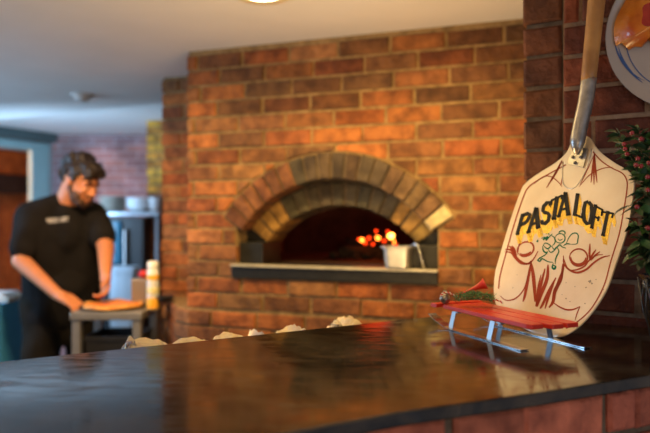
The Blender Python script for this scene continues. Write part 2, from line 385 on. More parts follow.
# chamber
M_chamber = mat('sooty_firebrick', (.11, .06, .04), .9, var=.5, scale=12, bump=.4, bscale=40)
b = MB(); sec = []; ZF = ZS+.05
def prof(wid, zh, zs, n=20):
    P = [(-wid, ZF), (-wid, zs)]
    for i in range(1, n): t = -math.pi/2+math.pi*i/n; P.append((wid*math.sin(t), zs+(zh-zs)*math.cos(t)))
    P += [(wid, zs), (wid, ZF)]; return P
secs = [(.2, .40, 1.40, 1.20), (.30, .46, 1.46, 1.22), (.48, .60, 1.52, 1.24), (.75, .68, 1.56, 1.26), (1.0, .62, 1.54, 1.26), (1.22, .42, 1.44, 1.24), (1.32, .15, 1.3, 1.2)]
vs_ = []; fs_ = []; n = 0
for (w_, wd, zh, zs) in secs:
    P = prof(wd, zh, zs); n = len(P); vs_ += [MO @ Vector((UC+p[0], w_, p[1])) for p in P]
for i in range(len(secs)-1):
    for k in range(n): fs_.append([i*n+k, i*n+(k+1) % n, (i+1)*n+(k+1) % n, (i+1)*n+k])
fs_.append([(len(secs)-1)*n+k for k in range(n)])
b.add(vs_, fs_, smooth=True); reparent(b.build('baking_chamber', M_chamber, recalc=False), arch)
# black plate hiding nothing: iron hood behind inner ring closing it to the chamber
b = MB()
for i in range(30):
    t0 = -math.pi*.5+math.pi*i/30; t1 = t0+math.pi/30
    P = []
    for t in (t0, t1):
        for (r, w_) in ((.41, .235), (.56, .235)): P.append(MO @ Vector((UC+r*math.sin(t), w_, max(ZF, ZC2+r*math.cos(t)))))
    b.add(P, [[0, 1, 3, 2]])
reparent(b.build('throat_plate', M_chamber, recalc=False), arch)
# fire: logs and glowing embers
fu = (374-325)/F
FP = Vector((fu*2.98, 2.98, 0)); fire = thing('wood_fire', (FP.x, FP.y, ZF), 'small wood fire glowing orange and red at the right inside the oven', 'fire')
M_log = mat('charred_log', (.03, .02, .015), .9, var=.5, scale=30, bump=.6)
for k, (a, c, r) in enumerate([((-.16, .05, .03), (.10, .09, .035), .03), ((-.1, .14, .03), (.14, .02, .03), .028), ((-.12, .12, .075), (.10, .04, .085), .026)]):
    b = MB(); p, q = Vector(a), Vector(c)
    b.tube([p.lerp(q, i/6)+Vector((0, 0, .004*math.sin(i*2))) for i in range(7)], [r*(1+.1*math.sin(3*i+k)) for i in range(7)], 12)
    b.build('log', M_log, fire)
def emb(name, col, s): return mat(name, (.1, .02, .01), .9, emit=col, es=s)
M_emb = [emb('ember_orange', (1, .20, .02), 8), emb('ember_red', (1, .04, .004), 3), emb('ember_yellow', (1, .36, .05), 13)]
for (px, py, r, k) in [(391, 236, .014, 2), (393, 242, .010, 0), (378, 238, .010, 0), (362, 240, .010, 0), (359, 239, .007, 1), (376, 231, .007, 1), (384, 241, .008, 1), (369, 238, .009, 1), (388, 232, .008, 1), (396, 245, .006, 1), (365, 243, .009, 1), (373, 244, .008, 1)]:
    p = ray(px, py, 2.93+random.uniform(0, .1)); q = p-fire.location
    bm = bmesh.new(); bmesh.ops.create_icosphere(bm, subdivisions=2, radius=r)
    for v in bm.verts: v.co = v.co*(1+.35*noise.noise(v.co*90+Vector((px, 0, 0)))); v.co.x *= 1.15
    MB().bm(bm, M=Matrix.Translation(q)).build('ember', M_emb[k], fire)
b = MB()
for k in range(60):
    b.sphere((random.uniform(-.2, .16), random.uniform(-.02, .2), random.uniform(.004, .02)), random.uniform(.008, .02), 8)
tag(b.build('ash_bed', M_log, fire), kind='stuff')
point('fire_glow', (FP.x+.02, FP.y+.10, ZF+.14), 1.3, (1, .05, .01), .10).data.specular_factor = 0
# pot on the ledge with a spoon
pp = ray(399, 267, 2.37); POT = Vector((pp.x, pp.y+.02, ZS+.056))
M_pot = mat('dull_aluminium', (.62, .60, .56), .38, .75, var=.2, scale=30)
pot = thing('steel_pan', POT, 'pale metal square-rimmed pan on the steel ledge right of the oven mouth', 'pan')
b = MB()
def rr(w, d, r, z, n=6):
    P = []
    for cx, cy, a0 in ((w-r, d-r, 0), (-w+r, d-r, 90), (-w+r, -d+r, 180), (w-r, -d+r, 270)):
        for i in range(n+1): a = math.radians(a0+90*i/n); P.append((cx+r*math.cos(a), cy+r*math.sin(a), z))
    return P
L_ = [rr(.040, .036, .018, 0), rr(.045, .040, .02, .006), rr(.051, .045, .02, .078), rr(.061, .055, .024, .080), rr(.061, .055, .024, .084), rr(.049, .043, .02, .084), rr(.043, .038, .018, .008)]
n = len(L_[0]); RZ = Matrix.Rotation(AN, 3, 'Z')
V = [RZ @ Vector(p) for l in L_ for p in l]
fs = [[i*n+k, i*n+(k+1) % n, (i+1)*n+(k+1) % n, (i+1)*n+k] for i in range(len(L_)-1) for k in range(n)]+[list(range(n)), [(len(L_)-1)*n+k for k in range(n)]]
b.add(V, fs, smooth=False); b.build('pan_body', M_pot, pot)
lad = thing('ladle', POT+Vector((.062, -.03, 0)), 'thin steel ladle leaning with its hook over the pan rim', 'ladle')
b = MB(); b.tube([(-.012, .03, .084), (-.002, .018, .094), (.008, .006, .088), (.018, -.004, .05), (.03, -.012, -.004)], .0046, 8); b.build('handle', M_steel, lad)
b = MB(); b.sphere((.03, -.012, -.006), (.007, .006, .009), 10); b.build('hook', M_steel, lad)

# brick pier, yellow lamp light painted into its upper bricks, and shelving far back
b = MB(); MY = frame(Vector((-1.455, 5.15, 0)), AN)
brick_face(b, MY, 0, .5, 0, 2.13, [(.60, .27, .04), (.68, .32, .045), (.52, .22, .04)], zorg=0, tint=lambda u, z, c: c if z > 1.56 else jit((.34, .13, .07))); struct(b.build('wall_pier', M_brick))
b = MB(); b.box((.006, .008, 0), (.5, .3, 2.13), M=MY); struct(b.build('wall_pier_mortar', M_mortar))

# ------------------------------------------------------------ right: brick pier and side wall
PC = Vector(((563-325)/F*1.445, 1.445, 0))
PL = Vector(((523-325)/F*1.49, 1.49, 0))
d = PC-PL; MP = frame(PL, math.atan2(d.y, d.x)); PWd = d.length
b = MB(); MW = frame(PC+Vector((0, -.004, 0)), math.radians(-32))
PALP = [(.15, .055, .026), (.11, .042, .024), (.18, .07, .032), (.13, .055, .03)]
random.seed(21)
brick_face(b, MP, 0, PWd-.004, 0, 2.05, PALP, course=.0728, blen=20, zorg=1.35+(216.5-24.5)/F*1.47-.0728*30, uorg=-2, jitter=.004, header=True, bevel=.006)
b2 = MB()
brick_face(b, MP @ Matrix.Translation((0, .9, 0)) @ Matrix.Rotation(-math.pi/2, 4, 'Z'), 0, .80, 0, 2.05, PALP, course=.0705, depth=.05, zorg=1.35+(216.5-24.5)/F*1.41-.0705*30)
struct(b.build('wall_pillar', M_brick))
b = MB(); b.box((.006, .009, 0), (PWd, .9, 2.05), M=MP); struct(b.build('wall_pillar_mortar', M_mortar_dark))
b = MB()
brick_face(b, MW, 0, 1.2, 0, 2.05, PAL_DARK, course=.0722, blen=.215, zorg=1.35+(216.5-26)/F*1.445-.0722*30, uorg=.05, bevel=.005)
struct(b.build('wall_right', M_brick))
b = MB(); b.box((-.002, .006, 0), (1.2, .15, 2.05), M=MW); struct(b.build('wall_right_mortar', mat('pale_mortar', (.34, .22, .14), .95, var=.4, scale=30, bump=.5, bscale=120, spec=.1)))

# ------------------------------------------------------------ bar counter
ZT = CAMZ-.237
M_stone = bpy.data.materials.new('black_polished_stone'); M_stone.use_nodes = True
N = M_stone.node_tree.nodes; L = M_stone.node_tree.links; p = N['Principled BSDF']
tc = N.new('ShaderNodeTexCoord'); n1 = N.new('ShaderNodeTexNoise'); n1.inputs['Scale'].default_value = 9; n1.inputs['Detail'].default_value = 10; n1.inputs['Roughness'].default_value = .7; n1.inputs['Distortion'].default_value = 1.2
L.new(tc.outputs['Object'], n1.inputs[0]); r = N.new('ShaderNodeValToRGB')
r.color_ramp.elements[0].position = .42; r.color_ramp.elements[0].color = (.006, .005, .004, 1); r.color_ramp.elements[1].position = .72; r.color_ramp.elements[1].color = (.075, .052, .028, 1)
L.new(n1.outputs[0], r.inputs[0]); L.new(r.outputs[0], p.inputs['Base Color'])
mp = N.new('ShaderNodeMapping'); mp.inputs['Rotation'].default_value = (0, 0, .6); mp.inputs['Scale'].default_value = (12, 60, 12); L.new(tc.outputs['Object'], mp.inputs[0])
n2 = N.new('ShaderNodeTexNoise'); n2.inputs['Scale'].default_value = 1.6; n2.inputs['Detail'].default_value = 6; L.new(mp.outputs[0], n2.inputs[0])
mr = N.new('ShaderNodeMapRange'); mr.inputs[1].default_value = .42; mr.inputs[2].default_value = .75; mr.inputs[3].default_value = .07; mr.inputs[4].default_value = .24
L.new(n2.outputs[0], mr.inputs[0]); L.new(mr.outputs[0], p.inputs['Roughness'])
n3 = N.new('ShaderNodeTexNoise'); n3.inputs['Scale'].default_value = 110; n3.inputs['Detail'].default_value = 5; L.new(tc.outputs['Object'], n3.inputs[0])
bp = N.new('ShaderNodeBump'); bp.inputs['Strength'].default_value = .025; bp.inputs['Distance'].default_value = .0015; L.new(n3.outputs[0], bp.inputs['Height']); L.new(bp.outputs[0], p.inputs['Normal'])
p.inputs['Specular IOR Level'].default_value = 1.0
wl = lambda t: (PC.x+.848*t, PC.y-.53*t-.008)
front = [(.86, 1.118), (.484, .942), (.286, .849), (.091, .766), (-.045, .690), (-.30, .545), (-.75, .28)]
back = [(-1.30, .575), (-.531, 1.033), (.387, 1.577), (PL.x-.01, 1.617)]
poly = front+back+[(PL.x-.006, PL.y-.01), (PC.x-.004, PC.y-.012), wl(.1), wl(.33)]
b = MB(); b.prism(poly, ZT-.019, ZT, bev=.003)
o = b.build('bar_top', M_stone); tag(o, 'black polished stone bar top with brown veins and fine scratches', 'counter')
# brick face of the bar below
def offs(p, k=.022): return (p[0]-.42*k, p[1]+.9*k)
fr = [offs(q) for q in front]; b = MB(); bmm = MB(); random.seed(5)
PALB = [(.50, .15, .09), (.44, .13, .085), (.54, .17, .10), (.40, .125, .09)]
for i in range(len(fr)-1):
    q, pnt = fr[i], fr[i+1]
    if i in (1,): q = q
    seg_face(b, pnt, q, 0.0, ZT-.019, PALB, course=.0705, zorg=ZT-.019-.0705*16-.002, blen=.215, mort=.011, uorg=.03 if i == 1 else 0, bevel=.005)
struct(b.build('wall_bar', M_brick))
bi = [offs(q, .030) for q in front]; bo = [offs(q, .15) for q in front]
b = MB(); b.prism(bi+bo[::-1], 0, ZT-.0195); struct(b.build('wall_bar_mortar', M_mortar_dark))

# ------------------------------------------------------------ lamp and detector on the ceiling
def can(loc, label, g):
    t = thing('recessed_light', loc, label, 'ceiling light', g)
    b = MB(); b.lathe([(.058, .0), (.060, -.004), (.088, -.007), (.094, -.003), (.094, .0)], 40); b.build('trim_ring', mat('lamp_trim', (.75, .62, .4), .35, .2), t)
    b = MB(); b.lathe([(.0575, -.001), (.0575, -.0045), (.03, -.0055), (.001, -.006)], 32); b.build('bulb_face', mat('lamp_glow', (1, 1, 1), .5, emit=(1, .80, .45), es=14), t)
    return t
can((-.198, 1.985, 2.05), 'round recessed ceiling light glowing warm white', None)
det = thing('smoke_detector', ray(82, 95.5, 3.62).xy.to_3d()+Vector((0, 0, 2.05)), 'small round smoke detector on the ceiling above the cook', 'smoke detector')
Md = mat('detector_plastic', (.50, .46, .42), .5)
b = MB(); b.lathe([(.062, 0), (.062, -.010), (.056, -.014), (.03, -.016)], 32); b.build('base', Md, det)
b = MB(); b.lathe([(.046, -.014), (.040, -.034), (.024, -.042), (.001, -.044)], 32); b.build('sensor_dome', Md, det)

# ------------------------------------------------------------ the painted pizza peel leaning on the wall
PB = Vector((.428, 1.268, ZT))
pa = Vector((.42, -.906, 0)).normalized(); pn = Vector((.906, .42, 0)).normalized()
LEAN = math.radians(20)
pbv = (pn*math.sin(LEAN)+Vector((0, 0, math.cos(LEAN)))).normalized(); pfn = pa.cross(pbv)   # pfn points towards the viewer
peel = thing('pizza_peel', PB, 'cream painted metal pizza peel with PASTA LOFT lettering leaning on the brick wall', 'pizza peel')
TH = .003
def bp2(px, py, off=0):
    """photo pixel -> point on the blade's front face, in the peel's own space"""
    return on_plane(px, py, PB+pfn*off, pfn)-PB
def smooth_closed(pts, n=4):
    out = []; m = len(pts)
    for i in range(m):
        p0, p1, p2, p3 = [Vector(pts[(i+k-1) % m]) for k in range(4)]
        for j in range(n):
            t = j/n; out.append(.5*((2*p1)+(-p0+p2)*t+(2*p0-5*p1+4*p2-p3)*t*t+(-p0+3*p1-3*p2+p3)*t**3))
    return out
def smooth_open(pts, n=6):
    P = [Vector(p) for p in pts]; P = [2*P[0]-P[1]]+P+[2*P[-1]-P[-2]]; out = []
    for i in range(1, len(P)-2):
        p0, p1, p2, p3 = P[i-1:i+3]
        for j in range(n):
            t = j/n; out.append(.5*((2*p1)+(-p0+p2)*t+(2*p0-5*p1+4*p2-p3)*t*t+(-p0+3*p1-3*p2+p3)*t**3))
    out.append(P[-2]); return out
outl = [(571.5, 143), (567, 153), (556, 163.5), (537, 175.5), (525, 185), (520, 194), (510.5, 221), (500, 256), (495, 275), (494, 297), (499, 311), (512, 323), (531, 333), (551, 338.5), (567, 336), (586, 321), (605, 294), (615, 268), (627, 231.5), (633, 196), (633.5, 182), (628, 172), (616, 165), (602, 155), (594, 146), (589, 138.5), (580, 136)]
ol = smooth_closed(outl, 4)
M_enamel = mat('cream_enamel', (.76, .62, .41), .38, col2=(.66, .50, .31), scale=9, bump=.04, bscale=60, coat=.25)
b = MB(); fr_ = [bp2(p.x, p.y, 0) for p in ol]; bk = [v-pfn*TH for v in fr_]; n = len(ol)
cen = sum(fr_, Vector())/n; cb = cen-pfn*TH
inn = [cen+(v-cen)*.985+pfn*.0008 for v in fr_]
b.add(inn+fr_+bk, [list(range(n)), [2*n+k for k in range(n)][::-1]]+[[n+k, n+(k+1) % n, (k+1) % n, k] for k in range(n)]+[[2*n+k, 2*n+(k+1) % n, n+(k+1) % n, n+k] for k in range(n)])
b.build('blade', M_enamel, peel)
M_red = mat('red_brown_pinstripe', (.30, .04, .01), .6, spec=.15); M_blk = mat('black_sign_paint', (.018, .016, .012), .6, spec=.15)
M_gold = mat('gold_leaf', (1.0, .66, .03), .35, .15, col2=(.85, .45, .015), scale=260, bump=.3, bscale=300)
M_green = mat('green_sign_paint', (.005, .13, .06), .6, spec=.15)
def ribbon(mb, pts, wd, off, sm=True, taper=True):
    P = smooth_open([(p[0], p[1], 0) for p in pts], 6) if sm and len(pts) > 2 else [Vector((p[0], p[1], 0)) for p in pts]
    Lf = []; Rt = []; m = len(P)
    for i, p in enumerate(P):
        t = (P[min(i+1, m-1)]-P[max(i-1, 0)]); t = t.normalized() if t.length else Vector((1, 0, 0)); nn = Vector((-t.y, t.x, 0))
        f = i/(m-1); ww = 1.2*wd*(math.sin(math.pi*min(1, max(0, .06+.88*f)))**.6 if taper else 1)*.5
        a = p+nn*ww; c = p-nn*ww; Lf.append(bp2(a.x, a.y, off)); Rt.append(bp2(c.x, c.y, off))
    mb.add(Lf+Rt, [[i, i+1, m+i+1, m+i] for i in range(m-1)])
st = MB(); O1 = .0012
# border line following the blade's outline
left = [(578, 163), (566, 166), (551, 174), (537, 182), (528, 189), (523, 199), (514, 226), (505, 258), (500, 277), (498.5, 290)]
right = [(593, 153), (601, 162), (612, 169.5), (622, 174.5), (626.5, 181), (627, 190), (624, 210), (619, 236), (611, 262), (604, 287), (592, 309), (579, 322), (566, 330)]
for q in (left[1:], right): ribbon(st, q, 1.0, O1, taper=False)
# fans of fine lines at the neck
for e in [(546.5, 189), (549, 185), (551.5, 182)]: ribbon(st, [(562, 161.5), ((562+e[0])/2+.5, (161.5+e[1])/2), e], 1.4, O1)
ribbon(st, [(562, 162), (562.5, 175), (561, 186), (560.5, 186)], .8, O1); ribbon(st, [(534, 185), (543, 178), (551, 178), (558, 183), (562, 188)], .9, O1)
for e in [(591, 184), (594, 186), (597, 184)]: ribbon(st, [(594.5, 154), ((594.5+e[0])/2-.3, 170), e], 1.4, O1)
ribbon(st, [(594, 156), (586, 174), (580, 186)], .8, O1); ribbon(st, [(579, 188), (590, 176), (602, 170), (613, 168.5)], .9, O1)
# left scroll
def circ(cx, cy, rx, ry, rot, a0=0, a1=360, n=14):
    P = []
    for i in range(n+1):
        a = math.radians(a0+(a1-a0)*i/n); x, y = rx*math.cos(a), ry*math.sin(a)
        P.append((cx+x*math.cos(rot)-y*math.sin(rot), cy+x*math.sin(rot)+y*math.cos(rot)))
    return P
ribbon(st, circ(525.5, 250.5, 8.6, 7.0, -.5, -190, 168), 1.4, O1); ribbon(st, circ(525.3, 250.3, 7.2, 5.6, -.5, 60, 170), 2.0, O1)
for pts, wd in [([(507, 247), (512, 249), (515, 256), (520, 262), (527, 265), (533, 261), (538, 252.5)], 1.5),
                ([(504.5, 253), (511, 254), (515, 259), (521, 264.5), (529, 265), (531, 262)], 1.7),
                ([(512, 247), (514.5, 251), (516.5, 257)], 1.8), ([(509.5, 248.5), (513, 252), (516, 257.5)], 1.2), ([(505, 250.5), (511, 251.5), (515, 257)], 1.6), ([(521, 240), (519, 246), (517.5, 256)], .8),
                ([(531, 262), (527, 281), (523, 292), (515, 300), (506, 301.5), (500, 297)], 1.1),
                ([(531.5, 262), (529, 275), (525, 296), (523, 303)], 2.4), ([(530.5, 262), (533, 275), (534.5, 290), (535, 303)], 3.0),
                ([(545, 270), (541, 286), (537, 305), (536, 308)], 2.4), ([(541, 276), (538, 290), (536, 304)], 1.6), ([(548, 266), (547, 280), (541, 296), (537, 308)], 3.0),
                ([(556, 279), (549, 292), (543, 305), (540, 310)], 2.4), ([(554, 284), (548, 300), (545, 310)], 1.8), ([(563, 265), (561, 280), (555, 292), (553, 303), (549, 309)], 3.0), ([(564, 268), (558, 283), (553, 297)], 1.4)]:
    ribbon(st, pts, wd, O1)
# right scroll
ribbon(st, circ(578.5, 259, 9.0, 8.6, -.3, -190, 168), 1.4, O1); ribbon(st, circ(578.3, 258.6, 7.6, 7.4, -.3, 20, 200), 2.2, O1)
for pts, wd in [([(563.5, 257), (564, 265), (569, 271), (577, 274), (586, 271), (594, 264), (602, 259), (610, 257)], 1.8),
                ([(563, 258), (568, 270), (575, 271.5), (584, 268), (589, 262), (596, 257), (603, 256)], 1.3),
                ([(590, 245), (589.5, 255), (590, 262)], 1.8), ([(596, 251), (592, 257), (590, 262)], 1.7), ([(600, 253), (595, 257), (591, 262)], 1.4),
                ([(563.5, 257), (563.5, 270), (559, 286), (552, 302)], 1.2),
                ([(552, 303), (559, 308), (566, 311), (573, 311), (580, 308)], 1.4), ([(580, 308), (577, 315), (575, 322)], .9)]:
    ribbon(st, pts, wd, O1)
tag(st.build('pinstriping', M_red, peel, recalc=False), 'dark red pinstripe scrolls')
# lettering: strokes drawn in a unit cell, mapped to four corners
W_ = .26
LET = {'P': [[(.12, 0), (.12, 1)], [(.12, .93), (.6, .93), (.82, .84), (.86, .7), (.8, .55), (.58, .47), (.12, .47)], ['h', (-.02, .04), (.34, .04)], ['h', (-.02, .96), (.2, .96)]],
 'A': [[(.1, 0), (.52, 1)], [(.9, 0), (.48, 1)], ['h', (.24, .3), (.76, .3)], ['h', (-.06, .04), (.28, .04)], ['h', (.7, .04), (1.08, .04)]],
 'S': [[(.86, .74), (.8, .88), (.5, .94), (.2, .86), (.16, .68), (.34, .56), (.66, .46), (.84, .32), (.78, .12), (.48, .05), (.2, .12), (.12, .28)], ['h', (.82, .7), (.92, .7)]],
 'T': [[(.5, 0), (.5, 1)], ['h', (0, .93), (1, .93)], ['v', (.05, .76), (.05, .95)], ['v', (.95, .76), (.95, .95)], ['h', (.3, .04), (.7, .04)]],
 'L': [[(.16, 0), (.16, 1)], ['h', (.1, .07), (.95, .07)], ['v', (.9, .05), (.9, .25)], ['h', (0, .96), (.34, .96)]],
 'O': [[(.5, .95), (.22, .86), (.12, .6), (.12, .38), (.22, .13), (.5, .05), (.78, .13), (.88, .38), (.88, .6), (.78, .86), (.5, .95)]],
 'F': [[(.16, 0), (.16, 1)], ['h', (.1, .93), (.95, .93)], ['h', (.15, .52), (.7, .52)], ['v', (.9, .76), (.9, .95)], ['v', (.68, .42), (.68, .62)], ['h', (0, .04), (.36, .04)]]}
def cellpt(q, s, t):
    TL, TR, BR, BL = q; a = Vector(BL).lerp(Vector(BR), s); c = Vector(TL).lerp(Vector(TR), s); return a.lerp(c, t)
def letter_quads(ch, q):
    out = []; 
    wpx = (Vector(q[2])-Vector(q[3])).length
    for stx in LET[ch]:
        thin = stx[0] in ('h', 'v'); pts = [p for p in stx if not isinstance(p, str)]
        P = [cellpt(q, *p) for p in pts]; hw = (wpx*.35 if not thin else wpx*.20)*.5
        if ch in 'A' and not thin and pts[1][0] > .5: hw *= .75
        m = len(P); Lf = []; Rt = []
        for i, p in enumerate(P):
            t = (P[min(i+1, m-1)]-P[max(i-1, 0)]).normalized(); nn = Vector((-t.y, t.x)); Lf.append(p+nn*hw); Rt.append(p-nn*hw)
        for i in range(m-1): out.append([Lf[i], Lf[i+1], Rt[i+1], Rt[i]])
    return out
def zc_(x, y): return (490+x/3.093, 170+y/3.093)
CELLS = [('P', (97, 142), (133, 128), (110, 194), (80, 206)), ('A', (128, 128), (158, 112), (153, 182), (114, 200)), ('S', (160, 110), (193, 92), (186, 166), (155, 180)),
         ('T', (190, 94), (226, 77), (214, 150), (180, 164)), ('A', (217, 77), (250, 68), (246, 144), (208, 150)),
         ('L', (268, 76), (290, 80), (288, 158), (256, 144)), ('O', (288, 92), (322, 106), (314, 182), (284, 166)), ('F', (322, 108), (352, 124), (336, 200), (310, 182)), ('T', (346, 128), (384, 134), (364, 214), (334, 204))]
lb = MB(); gb = MB()
for c in CELLS:
    q = [zc_(*c[1]), zc_(*c[2]), zc_(*c[3]), zc_(*c[4])]
    for quad in letter_quads(c[0], q):
        lb.add([bp2(v.x, v.y, .0022) for v in quad], [[0, 1, 2, 3]])
        for k in range(1, 7):
            gb.add([bp2(v.x+.35*k, v.y+1.4*k, .0012+.0001*(7-k)) for v in quad], [[0, 1, 2, 3]])
tag(gb.build('letter_shadow', M_gold, peel, recalc=False), 'gold leaf drop shadow of the letters')
tag(lb.build('lettering', M_blk, peel, recalc=False), 'black arched words PASTA LOFT')
# little green line figure carrying a peel
cz = lambda x, y: (520+x/5.41, 200+y/5.41)
g = MB()
for pts, wd in [([(188, 215), (200, 195), (225, 190), (242, 205), (240, 228), (222, 240), (200, 235), (188, 215)], 1.0), ([(205, 215), (215, 225), (232, 218)], .8), ([(210, 190), (215, 178), (232, 174), (244, 184), (240, 196)], 1.2),
                ([(170, 200), (185, 210), (190, 235), (175, 255)], 1.1), ([(100, 228), (92, 232), (98, 222)], 1.2), ([(115, 215), (135, 208), (125, 222), (150, 205), (140, 225), (165, 200), (175, 190)], 1.2), ([(140, 190), (152, 188), (160, 198)], 1.0),
                ([(125, 250), (140, 240), (165, 255), (150, 270), (135, 262), (125, 250)], 1.1), ([(122, 255), (126, 280), (140, 292), (150, 285)], 1.3), ([(170, 255), (185, 275), (200, 262), (215, 250), (230, 262), (250, 268)], 1.2),
                ([(150, 270), (165, 290), (185, 280), (192, 262)], 1.0), ([(200, 262), (210, 285), (198, 312), (192, 330), (190, 355)], 1.1), ([(150, 290), (135, 305), (112, 318), (96, 332), (108, 338), (120, 325), (150, 340), (180, 345)], 1.2),
                ([(108, 318), (100, 330)], 2.2), ([(180, 350), (175, 372), (186, 380), (192, 368), (180, 360)], 1.8),
                ([(235, 255), (250, 245), (270, 244)], 1.0), ([(250, 244), (262, 215), (280, 192), (302, 186), (315, 200), (312, 225), (305, 245), (252, 246)], 1.0)]:
    ribbon(g, [cz(*p) for p in pts], wd, O1)
tag(g.build('chef_drawing', M_green, peel, recalc=False), 'green line drawing of a chef with a peel')
# bare patches on the lower right
b = MB()
rp = random.Random(3)
for (px, py, r) in [(590, 283, 1.6), (592, 285, 1.0), (586, 289, .7), (603, 291, .8), (596, 281, .6), (585, 305, .7), (566, 300, .8), (562, 296, .5), (570, 303, .6), (575, 288, .5), (566, 284, .5), (513, 289, .5), (517, 276, .4), (540, 233, .3)]:
    P = [bp2(px+r*rp.uniform(.6, 1.3)*math.cos(a), py+r*rp.uniform(.6, 1.3)*math.sin(a), .001) for a in [k*math.pi/5 for k in range(10)]]
    b.add(P, [list(range(10))])
tag(b.build('paint_chip', mat('chip_grey', (.28, .22, .15), .6), peel, recalc=False), 'small worn spots in the enamel', kind='stuff')
# raised groove, ferrule, rivets, handle
b = MB(); b.tube([bp2(*q, .001) for q in smooth_open([(563, 163, 0), (562.5, 178, 0), (564, 186, 0), (569, 190, 0), (575, 188.5, 0), (581, 181, 0), (588, 166, 0), (593, 150, 0)], 4) for q in [(q.x, q.y)]] if False else [bp2(v.x, v.y, .0008) for v in smooth_open([(563, 163, 0), (562.5, 178, 0), (564, 186, 0), (569, 190, 0), (575, 188.5, 0), (581, 181, 0), (588, 166, 0), (592, 150, 0)], 4)], .0014, 8)
tag(b.build('neck_ridge', mat('bare_ridge_metal', (.55, .50, .42), .35, .7), peel), 'bare metal U-shaped ridge')
def hp(px, py, Y): return ray(px, py, Y)-PB
Yb = (bp2(580, 155)+PB).y
b = MB()
pl = [bp2(x, y, .004) for x, y in [(567.5, 165), (583, 168.5), (586.5, 157), (588, 150), (579, 148), (572, 151)]]
b.add(pl+[v-pfn*.003 for v in pl], [[0, 1, 2, 3, 4, 5], [11, 10, 9, 8, 7, 6]]+[[k, (k+1) % 6, 6+(k+1) % 6, 6+k] for k in range(6)])
M_ferr = mat('galvanised_ferrule', (.50, .48, .45), .36, .85, var=.35, scale=45)
b.build('ferrule_tang', M_ferr, peel)
fpts = smooth_open([hp(577.5, 156, Yb-.010), hp(577, 149, Yb-.012), hp(578, 140, Yb-.010), hp(581, 124, Yb-.006), hp(585.5, 104, Yb-.002), hp(589, 80, Yb+.004)], 5)
b = MB(); m = len(fpts); b.tube(fpts, [.0035+.0115*min(1, (i/(m-1))*3)**.8+.001*i/(m-1) for i in range(m)], 20); b.build('ferrule', M_ferr, peel)
b = MB()
for q in [(572.7, 158.3), (581, 158.5), (575, 164)]: b.sphere(bp2(*q, .0052), (.0036, .0036, .0036), 12)
b.build('rivets', mat('rivet_steel', (.2, .19, .18), .4, .9), peel)
hb = hp(588.3, 84, Yb+.003); ht = hp(601, -42, Yb+.022)
b = MB(); b.tube([hb.lerp(ht, i/12) for i in range(13)], [.0155+.0035*i/12 for i in range(12)]+[.012], 24)
b.build('handle', mat('worn_wood_handle', (.50, .25, .07), .45, col2=(.30, .13, .035), scale=14, bump=.1), peel)

peel.location.z += .0028

# ------------------------------------------------------------ little red sled
SL = Vector((-.375, .927, 0)).normalized(); SW = Vector((SL.y, -SL.x, 0))
sled = thing('toy_sled', Vector((.361, 1.112, ZT)), 'small red slatted sled with steel runners on the black bar top', 'sled')
MSL = Matrix(((SL.x*1.07, SW.x*.90, 0, 0), (SL.y*1.07, SW.y*.90, 0, 0), (0, 0, 1, 0), (0, 0, 0, 1)))   # x along the sled to its front, y across away from viewer
M_redp = mat('red_lacquer', (.60, .026, .010), .42, var=.15, scale=12, coat=.05)
HS = .0375
for k, (y0, y1, x0, x1) in enumerate([(0, .036, .0, .262), (.0395, .0745, -.012, .262), (.078, .114, -.010, .262)]):
    b = MB(); r = .012
    poly = [(x0, y0+.004), (x0+.010, y0), (x1, y0), (x1, y1), (x0+.012, y1), (x0, y1-.004)]
    b.prism(poly, HS, HS+.0085, MSL, .0012); b.build('slat', M_redp, sled)
b = MB(); b.prism([(.270, -.012), (.287, -.016), (.293, .055), (.287, .126), (.270, .122), (.276, .055)], HS+.001, HS+.0095, MSL, .0012); b.build('steering_bar', M_redp, sled)
b = MB(); b.box((.19, .048, HS-.006), (.285, .066, HS+.0015), .001, M=MSL); b.build('spine_board', M_redp, sled)
M_brk = mat('bracket_steel', (.42, .44, .48), .42, .9, var=.1, scale=50)
for xn, xf in ((.100, .068), (.222, .212)):
    x = (xn+xf)/2
    b = MB(); b.box((x-.0065, .0, HS-.0035), (x+.0065, .114, HS-.0005), .0005, M=MSL); b.build('crosspiece', M_brk, sled)
    for (y, s) in ((.0, -1), (.114, 1)):
        x = xn if s < 0 else xf
        b = MB()
        V = [MSL @ Vector(v) for v in [(x-.0065, y, HS-.001), (x+.0065, y, HS-.001), (x+.0065, y-.0018*s, HS-.001), (x-.0065, y-.0018*s, HS-.001), (x-.0065, y+s*.010, .0022), (x+.0065, y+s*.010, .0022), (x+.0065, y+s*.0082, .0022), (x-.0065, y+s*.0082, .0022)]]
        b.add(V, [[0, 1, 2, 3], [4, 5, 6, 7], [0, 1, 5, 4], [1, 2, 6, 5], [2, 3, 7, 6], [3, 0, 4, 7]]); b.build('leg', M_brk, sled)
for y in (-.009, .124):
    pr = [((.004 if y < 0 else -.020), .0012), ((.012 if y < 0 else -.010), .0007), (.02, .0006), (.21, .0006), (.235, .003), (.262, .010), (.285, .0185), (.292, .0215)]
    V = []; m = len(pr)
    for (x, z) in pr: V += [MSL @ Vector((x, y-.0105, z)), MSL @ Vector((x, y+.0105, z)), MSL @ Vector((x, y+.0105, z+.0016)), MSL @ Vector((x, y-.0105, z+.0016))]
    b = MB(); b.add(V, [[i*4+k, i*4+(k+1) % 4, (i+1)*4+(k+1) % 4, (i+1)*4+k] for i in range(m-1) for k in range(4)]+[[0, 1, 2, 3], [(m-1)*4+k for k in range(4)]]); b.build('runner', M_runner, sled)
ZS2 = HS+.009
def sl(x, y, z=ZS2): return MSL @ Vector((x, y, z))
SP = sled.location
